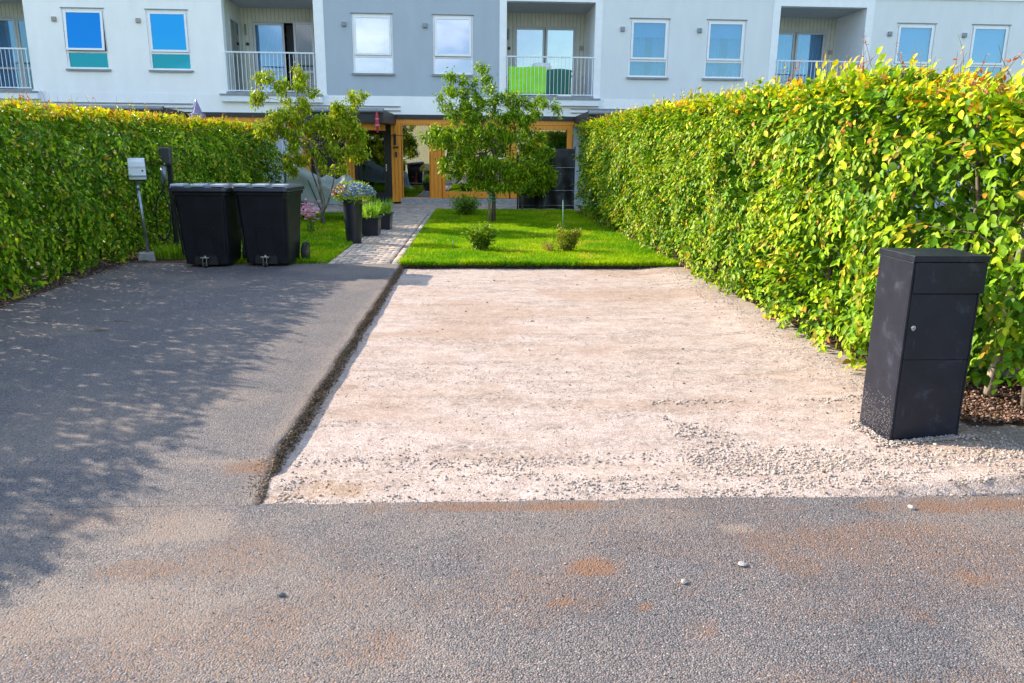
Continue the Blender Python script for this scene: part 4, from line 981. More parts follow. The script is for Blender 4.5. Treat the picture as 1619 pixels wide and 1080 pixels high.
# ------------------------------------------------------------------ parcel box
pb = empty('parcel_box', (2.6, 4.24, 0)); tag(pb, 'tall anthracite metal parcel box with a round lock at the gravel edge', 'parcel box')
def scuffmat():
    m, nt, out = newmat('anthracite_powder_coat')
    tc = node(nt, 'ShaderNodeTexCoord'); P = tc.outputs['Object']
    nz = node(nt, 'ShaderNodeTexNoise', Scale=7.0, Detail=8.0, Roughness=.7); nt.links.new(P, nz.inputs['Vector'])
    mp = node(nt, 'ShaderNodeMapping'); mp.inputs['Scale'].default_value = (14, 14, 3); mp.inputs['Rotation'].default_value = (.5, .3, .2); nt.links.new(P, mp.inputs[0])
    n2 = node(nt, 'ShaderNodeTexNoise', Scale=2.0, Detail=4.0, Roughness=.5); nt.links.new(mp.outputs[0], n2.inputs['Vector'])
    c = ramp(nt, nz.outputs['Fac'], [(.3, (.007, .0085, .016)), (.58, (.012, .014, .026)), (.75, (.045, .052, .075))])
    s = ramp(nt, n2.outputs['Fac'], [(.66, (0, 0, 0)), (.76, (.25, .25, .25))])
    c = mix(nt, c, (.09, .10, .125), s)
    # specks of dried gravel dust thrown up on the foot
    sp = node(nt, 'ShaderNodeSeparateXYZ'); nt.links.new(P, sp.inputs[0])
    v = node(nt, 'ShaderNodeTexVoronoi', Scale=170.0); nt.links.new(P, v.inputs['Vector'])
    sc = node(nt, 'ShaderNodeSeparateColor'); nt.links.new(v.outputs['Color'], sc.inputs[0])
    a = node(nt, 'ShaderNodeMapRange'); a.inputs[1].default_value = .0; a.inputs[2].default_value = .26; a.inputs[3].default_value = .42; a.inputs[4].default_value = 0; nt.links.new(sp.outputs[2], a.inputs[0])
    lt = node(nt, 'ShaderNodeMath', operation='LESS_THAN'); nt.links.new(sc.outputs[0], lt.inputs[0]); nt.links.new(a.outputs[0], lt.inputs[1])
    l2 = node(nt, 'ShaderNodeMath', operation='LESS_THAN'); nt.links.new(v.outputs['Distance'], l2.inputs[0]); l2.inputs[1].default_value = .28
    mu = node(nt, 'ShaderNodeMath', operation='MULTIPLY'); nt.links.new(lt.outputs[0], mu.inputs[0]); nt.links.new(l2.outputs[0], mu.inputs[1])
    l3 = node(nt, 'ShaderNodeMath', operation='LESS_THAN'); nt.links.new(sp.outputs[0], l3.inputs[0]); l3.inputs[1].default_value = -.19
    m3 = node(nt, 'ShaderNodeMath', operation='MULTIPLY'); nt.links.new(mu.outputs[0], m3.inputs[0]); nt.links.new(l3.outputs[0], m3.inputs[1])
    c = mix(nt, c, (.42, .37, .34), m3.outputs[0])
    b = node(nt, 'ShaderNodeBsdfPrincipled', Roughness=.42); nt.links.new(c, b.inputs['Base Color']); b.inputs['Specular IOR Level'].default_value = .3
    rr = node(nt, 'ShaderNodeMapRange'); rr.inputs[3].default_value = .3; rr.inputs[4].default_value = .55; nt.links.new(nz.outputs['Fac'], rr.inputs[0]); nt.links.new(rr.outputs[0], b.inputs['Roughness'])
    n3 = node(nt, 'ShaderNodeTexNoise', Scale=420.0, Detail=2.0); nt.links.new(P, n3.inputs['Vector'])
    bp = node(nt, 'ShaderNodeBump', Strength=.12, Distance=.002); nt.links.new(n3.outputs['Fac'], bp.inputs['Height']); nt.links.new(bp.outputs[0], b.inputs['Normal'])
    nt.links.new(b.outputs[0], out.inputs[0]); return m
M['anth'] = scuffmat()
W, D, H = .40, .36, 1.055
b = MB(); b.box(-W / 2, W / 2, -D / 2 + .012, D / 2, -.04, H - .015); b.build('cabinet', M['anth'], pb, bevel=.004)
b = MB(); b.box(-W / 2 - .006, W / 2 + .022, -D / 2 - .012, D / 2 + .006, H - .013, H + .022); b.build('lid', M['anth'], pb, bevel=.004)
b = MB(); b.box(-W / 2 + .012, W / 2 + .018, -D / 2 - .008, -D / 2 + .0105, .868, H - .016); b.box(W / 2 + .002, W / 2 + .018, -D / 2 + .012, D / 2 - .05, .868, H - .016); b.build('parcel_flap', M['anth'], pb, bevel=.003)
b = MB(); b.box(-W / 2 + .014, W / 2 - .010, -D / 2 + .001, -D / 2 + .0105, .487, .861); dr = b.build('door', M['anth'], pb, bevel=.002)
b = MB(); b.box(-W / 2 + .014, W / 2 - .010, -D / 2 + .001, -D / 2 + .0105, .012, .484); b.build('lower_panel', M['anth'], pb, bevel=.002)
b = MB(); b.box(-W / 2 - .001, -W / 2 + .011, -D / 2 - .001, -D / 2 + .0115, -.04, H - .016); b.box(W / 2 - .008, W / 2 + .001, -D / 2 - .001, -D / 2 + .0115, -.04, .866); b.build('edge_post', M['anth'], pb, bevel=.002)
b = MB(); b.cyl((-.157, -D / 2 + .0005, .672), .0145, -.012, 20, 'y'); b.cyl((-.157, -D / 2 - .0117, .672), .0105, -.004, 20, 'y'); lk = b.build('lock', M['steel'], dr, bevel=.0015)
b = MB(); b.box(-.1585, -.1555, -D / 2 - .0175, -D / 2 - .0155, .666, .678); b.build('keyhole', M['rubber'], lk)

# ------------------------------------------------------------------ meter post and charger by the left hedge
mp_ = empty('meter_post', (-4.93, 11.70, 0), R(24)); tag(mp_, 'galvanised post with pale grey meter cabinet in front of the left hedge', 'post')
b = MB(); b.loft([rrect(0, 0, .24, .24, -.03, .01), rrect(0, 0, .21, .21, .1, .01)]); b.build('concrete_foot', M['concrete'], mp_, bevel=.01)
b = MB(); b.tube([(.03, 0, .1), (-.03, 0, 1.16)], .024, 14); b.tube([(-.022, 0, 1.02), (-.026, 0, 1.1)], .031, 14); b.build('pole', M['galv'], mp_, smooth=True)
b = MB()
prof = [(.0, 1.17), (-.13, 1.17), (-.145, 1.19), (-.13, 1.26), (-.125, 1.33), (-.13, 1.36), (-.11, 1.42), (-.06, 1.465), (0, 1.48)]
b.loft([[(x, y, z) for y, z in prof] for x in (-.125, .105)]); b.build('cabinet', M['greybox'], mp_, bevel=.006)
b = MB(); b.box(-.138, -.126, -.12, .03, 1.17, 1.47); b.box(.106, .118, -.12, .03, 1.17, 1.47); b.box(-.126, .106, .001, .05, 1.15, 1.485); b.build('side_cheek', M['black'], mp_, bevel=.004)
b = MB(); b.box(-.12, .1, -.148, -.13, 1.205, 1.235); b.build('lower_lip', M['flash'], mp_, bevel=.003)
b = MB(); b.cyl((.06, -.127, 1.30), .012, -.012, 12, 'y'); b.build('lock', M['rubber'], mp_)

ch = empty('car_charger', (-4.83, 12.55, 0)); tag(ch, 'dark grey car charger on a black post with looped black cable', 'charger')
b = MB(); b.box(-.02, .05, .04, .09, -.03, 1.5); b.build('post', M['black'], ch, bevel=.006)
b = MB(); b.loft([[(-.08, -.05, 1.36), (.08, -.05, 1.36), (.08, .04, 1.36), (-.08, .04, 1.36)], [(-.085, -.065, 1.40), (.085, -.065, 1.40), (.085, .04, 1.40), (-.085, .04, 1.40)], [(-.085, -.065, 1.63), (.085, -.065, 1.63), (.085, .04, 1.63), (-.085, .04, 1.63)]])
M['charger'] = pmat('charger_plastic', (.05, .052, .06), .35, var=.1)
b.build('housing', M['charger'], ch, bevel=.015)
b = MB(); b.tube([(-.03, -.07, 1.33), (-.02, -.11, 1.25), (0, -.1, 1.12)], [.045, .04, .03], 12); b.tube([(-.05, -.06, 1.28), (-.07, -.05, 1.1), (-.05, -.04, 1.05)], [.03, .026, .02], 10); b.build('plug_holster', M['flash'], ch, smooth=True)
b = MB(); cp = [(-.02, -.1, 1.12), (-.06, -.12, .98), (-.16, -.12, .82), (-.2, -.12, .55), (-.19, -.1, .3), (-.12, -.08, .2), (-.02, -.06, .35), (.0, -.05, .7), (-.08, -.04, .95), (-.05, 0, 1.05), (0, .03, .9), (.02, .03, .5), (.03, .03, .05)]
def smooth_path(p, k=6):
    p = [Vector(q) for q in p]; o_ = []
    for i in range(len(p) - 1):
        p0, p1, p2, p3 = p[max(i - 1, 0)], p[i], p[i + 1], p[min(i + 2, len(p) - 1)]
        for s in range(k):
            t = s / k; o_.append(.5 * ((2 * p1) + (-p0 + p2) * t + (2 * p0 - 5 * p1 + 4 * p2 - p3) * t * t + (-p0 + 3 * p1 - 3 * p2 + p3) * t ** 3))
    return o_ + [p[-1]]
b.tube(smooth_path(cp), .011, 8); b.build('cable', M['rubber'], ch, smooth=True)

# ------------------------------------------------------------------ flower pot and planters
fp = empty('flower_pot', (-2.19, 14.0, 0)); tag(fp, 'tall dark tapered pot full of blue and white flowers by the path', 'flower pot')
b = MB()
rg = lambda r_, z: [(r_ * math.cos(a), r_ * math.sin(a), z) for a in np.linspace(0, 2 * math.pi, 33)[:-1]]
b.loft([rg(.13, -.01), rg(.135, .02), rg(.175, .74), rg(.182, .745), rg(.182, .77), rg(.165, .77), rg(.16, .72)]); b.build('pot', M['pot'], fp, smooth=False)
b = MB(); b.loft([rg(.158, .70), rg(.158, .725)]); b.build('soil', M['soil'], fp)
r = np.random.default_rng(61)
def flower_heads(P, s, cols, r):
    parts = []; n = len(P)
    for k in range(5):
        a = 2 * np.pi * k / 5 + r.random(n) * .6; D = np.stack([np.cos(a), np.sin(a) * .6, np.full(n, .45)], 1) + r.normal(0, .25, (n, 3))
        D[:, 1] -= .3
        parts.append(leaf_arrays(P, D, np.tile(np.array([0, -.6, .7]), (n, 1)), s, s * .8, cols, LT0, r, .1))
    return merge(parts)
n = 1500; v = r.normal(size=(n, 3)); v /= np.linalg.norm(v, axis=1, keepdims=True); rad = r.uniform(.5, 1, (n, 1)) ** .5
P = v * rad * np.array([.37, .3, .2]) + np.array([.03, 0, .88]); P = P[P[:, 2] > .66]; n = len(P)
D = P - np.array([0, 0, .75]) + r.normal(0, .15, (n, 3)); c = np.array([(.08, .17, .03), (.15, .25, .04), (.28, .32, .06)])[r.integers(0, 3, n)]
L = r.uniform(.035, .06, n); V, F, C = leaf_arrays(P, D, v[:n] + np.array([0, 0, .5]), L, L * .45, c, LT1, r); link('foliage', np_mesh('foliage', V, F, 3, C), M['tleaf'], fp)
n = 620; v = r.normal(size=(n, 3)); v /= np.linalg.norm(v, axis=1, keepdims=True); v[:, 2] = np.abs(v[:, 2]) * 1.0 - .15
P = v * np.array([.38, .31, .21]) + np.array([.03, 0, .88])
blue = np.array([(.14, .22, .80), (.06, .12, .70), (.70, .76, .95), (.85, .85, .9), (.10, .10, .6)])[r.integers(0, 5, n)]
redc = np.array([(.5, .04, .05), (.6, .2, .05), (.35, .03, .08)])[r.integers(0, 3, n)]
c = np.where((P[:, 0] < -.12 + .1 * r.random(n))[:, None] & (r.random((n, 1)) < .7), redc, blue)
V, F, C = flower_heads(P, r.uniform(.018, .03, n), c, r); link('flowers', np_mesh('flowers', V, F, 3, C), M['petal'], fp)

def planter(x, y, label, seed, w_=.34, d=.55, h=.36):
    root = empty('planter', (x, y, 0)); tag(root, label, 'planter')
    b = MB(); rings = [rrect(0, 0, w_ * .88, d * .92, -.01, .02), rrect(0, 0, w_, d, h - .04, .02), rrect(0, 0, w_ + .03, d + .03, h - .04, .02), rrect(0, 0, w_ + .03, d + .03, h, .02), rrect(0, 0, w_ - .03, d - .03, h, .02), rrect(0, 0, w_ - .04, d - .04, h - .05, .02)]
    b.loft(rings); b.build('trough', M['pot'], root)
    t_ = tuft('grass_blades', '', 0, 0, w_ * .42, 130, .42, seed, .55, wd=.010, col=(.2, .34, .06)); t_.parent = root; t_.location = (0, 0, h - .06)
    s_ = np.random.default_rng(seed); n = 160; P = s_.normal(0, 1, (n, 3)) * np.array([.1, .2, .05]) + np.array([0, 0, h + .06]); D = s_.normal(0, 1, (n, 3)); L = s_.uniform(.03, .07, n)
    V, F, C = leaf_arrays(P, D, np.tile(np.array([0, 0, 1.]), (n, 1)), L, L * .5, np.tile(np.array([[.2, .3, .05]]), (n, 1)), LT1, s_); link('foliage', np_mesh('foliage', V, F, 3, C), M['tleaf'], root)
    return root
planter(-2.05, 15.35, 'low dark trough of tall grass just behind the flower pot', 71)
planter(-1.95, 16.6, 'farther low dark trough of leafy plants beside the path', 72, h=.34)
pk = shrub('flowering_plant', 'clump of pink blooms in the grass right of the bins', -3.30, 15.6, .3, .45, 200, 73, [(.1, .2, .04), (.16, .26, .05)], (.04, .07), 8, 'plant')
r = np.random.default_rng(74); n = 70; P = r.normal(0, 1, (n, 3)) * np.array([.11, .08, .09]) + np.array([0, -.03, .36]); P[:n // 2, 0] -= .04; P[:n // 2, 2] += .1
V, F, C = flower_heads(P, r.uniform(.03, .05, n), np.array([(.75, .32, .55), (.8, .45, .6), (.7, .25, .4)])[r.integers(0, 3, n)], r); link('flowers', np_mesh('flowers', V, F, 3, C), M['petal'], pk)
rb = shrub('flowering_plant', 'thin red leaved plant rising behind the flower pot', -2.45, 17.2, .35, .95, 130, 75, [(.4, .05, .06), (.3, .04, .05)], (.03, .06), 5, 'plant')

# covered garden gear: a draped cover on a frame
cv = empty('covered_furniture', (-3.55, 18.6, 0)); tag(cv, 'pale grey cover draped in peaks over garden furniture behind the forked tree', 'cover')
def drape():
    xs = np.linspace(-.95, 1.05, 60); ys = np.linspace(-.45, .5, 30); X, Y = np.meshgrid(xs, ys)
    def peak(cx, cy, h, sx, sy): return h - np.abs(X - cx) * sx - np.abs(Y - cy) * sy
    Z = np.maximum.reduce([peak(-.62, 0, 1.34, .62, .7), peak(.05, .05, 1.08, .6, .7), peak(.5, 0, 1.1, .8, .6), np.full_like(X, .25) + .1 * X * 0])
    Z = Z + .035 * np.abs(np.sin(X * 9 + Y * 5)) * (fbm(X * 3 + 9, Y * 3 + 9, 2.)) + .02 * np.sin(X * 5 - Y * 17)
    low = .42 - .22 * X + .05 * np.sin(X * 3); edge = np.maximum(sstep(.3, .45, np.abs(Y)), sstep(.8, .95, np.abs(X - .05)))
    Z = Z * (1 - edge) + np.maximum(low, .12) * edge
    V = np.stack([X.ravel(), Y.ravel(), Z.ravel()], 1); nx = 60; i = (np.arange(59)[None, :] + np.arange(29)[:, None] * nx).ravel()
    return np_mesh('cover', V, np.stack([i, i + 1, i + 1 + nx, i + nx], 1), 4, smooth=False)
o = link('cover', drape(), M['tarp'], cv); sm = o.modifiers.new('thick', 'SOLIDIFY'); sm.thickness = .006
b = MB()
for x in (-.6, .6):
    for y in (-.28, .28): b.tube([(x, y, -.02), (x * .9, y, .9)], .018, 8)
b.tube([(-.6, -.28, .5), (.6, -.28, .45)], .015, 8); b.tube([(-.55, 0, .3), (-.55, 0, 1.24)], .02, 8); b.tube([(-.3, -.4, .95), (.0, -.42, .2)], .012, 6); b.build('frame', M['black'], cv, smooth=True)

# black cloth screen by the right hedge
sc_ = empty('cloth_screen', (2.1, 22.75, 0)); tag(sc_, 'black cloth screen strung on wires beside the right hedge end', 'screen')
xs = np.linspace(-.82, .78, 60); zs = np.linspace(.02, 1.74, 40); X, Z = np.meshgrid(xs, zs)
Y = .05 * np.sin(X * 13 + Z * 1.5) * (1.2 - .5 * Z) + .06 * np.sin((X - Z * .6) * 9) * sstep(1.6, .2, Z) + .12 * (fbm(X * 2, Z * 2, 1.) - .5)
Zt = Z * (1 - .55 * sstep(.1, -.8, X) * (Z / 1.74)) 
V = np.stack([X.ravel(), Y.ravel(), Zt.ravel()], 1); i = (np.arange(59)[None, :] + np.arange(39)[:, None] * 60).ravel()
o = link('cloth', np_mesh('cloth', V, np.stack([i, i + 1, i + 61, i + 60], 1), 4, smooth=True), M['blackcloth'], sc_); sm = o.modifiers.new('thick', 'SOLIDIFY'); sm.thickness = .004
b = MB()
for x, h in ((-.85, .95), (.8, 1.8)): b.tube([(x, .02, -.02), (x, .02, h)], .02, 8)
b.build('posts', M['black'], sc_, smooth=True)
b = MB()
for z in (.12, .55, 1.2): b.tube([(-.84 if z < 1 else 0., -.14, z), (.8, -.14, z + .01)], .004, 6)
b.build('wires', M['galv'], sc_)

# closed parasol behind the left hedge
um = empty('parasol', (-6.5, 19.0, 0)); tag(um, 'closed purple grey garden parasol rising behind the left hedge', 'parasol')
b = MB(); b.tube([(0, 0, -.15), (0, 0, 2.74)], .02, 10); b.build('pole', M['galv'], um, smooth=True)
b = MB(); rings = []
for z, r_ in ((1.5, .09), (1.75, .15), (2.1, .16), (2.35, .15), (2.42, .155), (2.44, .10), (2.6, .055), (2.72, .012)):
    rings.append([((r_ * (1 + .18 * (k % 2))) * math.cos(2 * math.pi * k / 16 + z), (r_ * (1 + .18 * (k % 2))) * math.sin(2 * math.pi * k / 16 + z), z) for k in range(16)])
b.loft(rings); b.build('canopy', M['umb'], um)
b = MB(); b.loft([rg(.25, -.16), rg(.24, -.1), rg(.05, -.08)]); b.build('base', M['concrete'], um)

# ------------------------------------------------------------------ the building
bd = empty('apartment_building', (0, 25, 0)); tag(bd, 'white and grey rendered apartment block with recessed balconies and orange timber ground floor', 'building')
BO = -25.0     # children are modelled in world Y and shifted
def bb(m, name, mat, parent=bd, **k):
    m.v = [(v[0], v[1] + BO, v[2]) for v in m.v]
    return m.build(name, mat, parent, **k)
def holed(x0, x1, z0, z1, holes, y0, y1, mb=None):
    mb = mb or MB()
    X = sorted({x0, x1, *[min(max(h[0], x0), x1) for h in holes], *[min(max(h[1], x0), x1) for h in holes]}); Z = sorted({z0, z1, *[h[2] for h in holes if z0 < h[2] < z1], *[h[3] for h in holes if z0 < h[3] < z1]})
    inh = lambda x, z: any(h[0] < x < h[1] and h[2] < z < h[3] for h in holes)
    S = lambda i, j: 0 <= i < len(X) - 1 and 0 <= j < len(Z) - 1 and not inh((X[i] + X[i + 1]) / 2, (Z[j] + Z[j + 1]) / 2)
    for i in range(len(X) - 1):
        for j in range(len(Z) - 1):
            if not S(i, j): continue
            a, b, c, d = X[i], X[i + 1], Z[j], Z[j + 1]
            mb.quad((a, y0, c), (b, y0, c), (b, y0, d), (a, y0, d)); mb.quad((b, y1, c), (a, y1, c), (a, y1, d), (b, y1, d))
            if not S(i - 1, j): mb.quad((a, y1, c), (a, y0, c), (a, y0, d), (a, y1, d))
            if not S(i + 1, j): mb.quad((b, y0, c), (b, y1, c), (b, y1, d), (b, y0, d))
            if not S(i, j - 1): mb.quad((a, y1, c), (b, y1, c), (b, y0, c), (a, y0, c))
            if not S(i, j + 1): mb.quad((a, y0, d), (b, y0, d), (b, y1, d), (a, y1, d))
    return mb
WX = [-20.77, -18.33, -12.27, -9.82, -3.73, -1.28, 4.78, 7.18, 13.22, 15.63]
WIN = [(x, x + 1.235, 3.945, 5.655) for x in WX]
BAY = [(-16.1, -13.36), (-7.58, -4.86), (.98, 3.70), (9.46, 12.18)]
BZ = (3.33, 6.09)
bh = [(a, b_, *BZ) for a, b_ in BAY]
TOP = 7.7; XL, XR = -22.0, 20.0
def sect(x0, x1, mat, z0=3.28):
    hs = [h for h in WIN + bh if h[1] > x0 and h[0] < x1]
    bb(holed(x0, x1, z0, TOP, hs, 25.0, 25.25), 'wall', M[mat])
sect(XL, -4.86, 'white'); sect(-4.56, .76, 'grey'); sect(3.92, 9.23, 'pale'); sect(12.42, XR, 'pale')
# white piers framing the balcony bays (a little proud)
def pier(x0, x1): m = MB(); m.box(x0, x1, 24.985, 27.0, BZ[0], TOP); return m
for fr_ in ([(-4.86, -4.56)], [(.76, .98), (3.70, 3.92)], [(9.23, 9.46), (12.18, 12.42)]):
    m = MB()
    for a, b_ in fr_: m.box(a, b_, 24.985, 27.0, 3.28, TOP)
    if len(fr_) == 2: m.box(fr_[0][1], fr_[1][0], 24.985, 25.25, 6.09, 6.34)
    bb(m, 'bay_frame', M['trim'])
m = MB(); m.box(.98, 3.70, 25.0, 25.25, 6.34, TOP); m.box(9.46, 12.18, 25.0, 25.25, 6.34, TOP); bb(m, 'wall', M['white'])
# string course over the second floor and parapet
m = MB(); m.box(12.42, XR, 24.96, 24.998, 6.36, 6.5); bb(m, 'string_course', M['trim'])
m = MB(); m.box(XL, XR, 24.97, 25.3, TOP, TOP + .12); bb(m, 'parapet', M['flash'])
# lower white band
m = holed(XL, XR, 2.735, 3.28, [], 24.99, 25.25); bb(m, 'band', M['white'])
m = MB(); m.box(XL, XR, 25.26, 34, 8.5, 8.6); m.box(XL, XL + .2, 25.26, 34, 0, 8.5); m.box(XR - .2, XR, 25.26, 34, 0, 8.5); m.box(XL + .2, XR - .2, 33.8, 34, 0, 8.5); bb(m, 'rear_wall', M['white'])
# floor slabs closing the rooms
m = MB(); m.box(XL + .2, XR - .2, 25.26, 33.8, 2.8, 3.0); m.box(XL + .2, XR - .2, 27.2, 33.8, 6.3, 6.5); bb(m, 'floor_slab', M['room'])

def window(x0, x1, z0, z1, kind, tilt=0):
    f = MB(); y0, y1 = 25.03, 25.11; t = .055
    f.box(x0, x0 + t, y0, y1, z0, z1); f.box(x1 - t, x1, y0, y1, z0, z1); f.box(x0 + t, x1 - t, y0, y1, z1 - t, z1); f.box(x0 + t, x1 - t, y0, y1, z0, z0 + t); f.box(x0 + t, x1 - t, y0 + .003, y1, z0 + .46, z0 + .52)
    fo = bb(f, 'window', M['trim'], bevel=.006)
    # sash
    s = MB(); a, b_, c_, d = x0 + t + .004, x1 - t - .004, z0 + .525, z1 - t - .004; ys, ye = 24.995, 25.045; u = .062
    s.box(a, a + u, ys, ye, c_, d); s.box(b_ - u, b_, ys, ye, c_, d); s.box(a + u, b_ - u, ys, ye, d - u, d); s.box(a + u, b_ - u, ys, ye, c_, c_ + u)
    g1 = MB(); g1.box(a + u - .003, b_ - u + .003, 25.016, 25.024, c_ + u - .003, d - u + .003)
    if tilt:
        for mb in (s, g1):
            mb.v = [(v[0], v[1] - (d - v[2]) / (d - c_) * tilt, v[2]) for v in mb.v]
    so = bb(s, 'sash', M['trim'], fo, bevel=.005)
    gm = M['glassblue'] if kind == 'blue' else (M['glassright'] if kind.startswith('blind') else M['glass'])
    bb(g1, 'pane', gm, fo)
    g2 = MB(); g2.box(x0 + t - .003, x1 - t + .003, 25.06, 25.068, z0 + t - .003, z0 + .463); bb(g2, 'pane', M['glassteal'] if kind == 'blue' else gm, fo)
    k = MB(); k.box(x0 - .04, x1 + .04, 24.93, 25.03, z0 - .035, z0 - .002); k.box(x0 - .04, x1 + .04, 24.93, 24.935, z0 - .06, z0 - .035); bb(k, 'sill', M['flash'], fo)
    k = MB(); k.box(x0 - .02, x1 + .02, 24.97, 25.03, z1 + .002, z1 + .022); bb(k, 'head_flashing', M['flash'], fo)
    if kind in ('blind', 'blindlow'):
        zz = z0 + .62 if kind == 'blindlow' else z0 + 1.22
        q = MB(); q.box(x0 + .06, x1 - .06, 25.2, 25.206, zz, z1 - .03); q.box(x0 + .06, x1 - .06, 25.195, 25.21, zz - .02, zz); bb(q, 'blind', M['blind'], fo)
    if kind in ('blind', 'cloudy', 'blue'):
        q = MB(); n = 60; xs = np.linspace(x0 + .02, x1 - .02, n)
        for i in range(n - 1):
            if (.25 < (i / n) < .75 if kind != 'blind' else .42 < (i / n) < .62): continue
            ya, yb = 25.32 + .03 * math.sin(i * 1.3), 25.32 + .03 * math.sin((i + 1) * 1.3); q.quad((xs[i], ya, z0 - .3), (xs[i + 1], yb, z0 - .3), (xs[i + 1], yb, z1 + .1), (xs[i], ya, z1 + .1))
        bb(q, 'curtain', M['curtblue'], fo)
    if kind == 'blind':
        q = MB()
        for cx, hh, rr in ((x0 + .35, .16, .05), (x0 + .75, .12, .045), (x0 + 1.0, .2, .07)):
            q.loft([[(cx + rr * .6 * math.cos(a), 25.16 + rr * .4 * math.sin(a), z0 + .06) for a in np.linspace(0, 6.28, 9)[:-1]], [(cx + rr * .8 * math.cos(a), 25.16 + rr * .5 * math.sin(a), z0 + .06 + hh * .6) for a in np.linspace(0, 6.28, 9)[:-1]], [(cx + rr * math.cos(a), 25.16 + rr * .4 * math.sin(a), z0 + .06 + hh) for a in np.linspace(0, 6.28, 9)[:-1]]])
        bb(q, 'sill_ornaments', M['blind'], fo)
    # small vent to the left
    v = MB(); v.box(x0 - .29, x0 - .16, 24.94, 24.999, z1 - .38, z1 - .25); v.box(x0 - .28, x0 - .17, 24.93, 24.94, z1 - .37, z1 - .35); bb(v, 'vent', M['flash'] if kind != 'blue' else M['ventb'], bevel=.004)
    return fo
M['ventb'] = pmat('beige_vent', (.36, .31, .28), .6, var=.1)
kinds = [None, None, 'blue', 'blue', 'cloudy', 'cloudy', 'blind', 'blind', 'blindlow', 'blindlow']
for x, k in zip(WX, kinds):
    if k: window(x, x + 1.235, 3.945, 5.655, k, tilt=.10 if x in (-12.27,) else (.03 if x == -1.28 else 0))
    else: window(x, x + 1.235, 3.945, 5.655, 'cloudy')

def wing_door(parent, x0, x1, z0, z1, y, gm, cur, frame='doorgrey'):
    f = MB(); t = .07; f.box(x0, x0 + t, y - .06, y, z0, z1); f.box(x1 - t, x1, y - .06, y, z0, z1); f.box(x0 + t, x1 - t, y - .06, y, z1 - t, z1); f.box(x0 + t, x1 - t, y - .06, y, z0, z0 + .12); f.box(x0 + t, x1 - t, y - .055, y - .01, z0 + .75, z0 + .82)
    fo = bb(f, 'balcony_door', M[frame], parent, bevel=.006)
    g_ = MB(); g_.box(x0 + t - .003, x1 - t + .003, y - .035, y - .028, z0 + .117, z0 + .753); g_.box(x0 + t - .003, x1 - t + .003, y - .035, y - .028, z0 + .817, z1 - t + .003); bb(g_, 'pane', gm, fo)
    if cur:
        q = MB(); n = 50; xs = np.linspace(x0 + .05, x1 - .05, n)
        for i in range(n - 1):
            ya, yb = y + .12 + .04 * math.sin(i * .9), y + .12 + .04 * math.sin((i + 1) * .9); q.quad((xs[i], ya, z0 + .02), (xs[i + 1], yb, z0 + .02), (xs[i + 1], yb, z1 - .02), (xs[i], ya, z1 - .02))
        bb(q, 'curtain', M['curtblue' if cur == 1 else 'curtain'], fo)
    return fo
M['doorgrey'] = pmat('door_frame_paint', (.50, .52, .53), .45, var=.04)
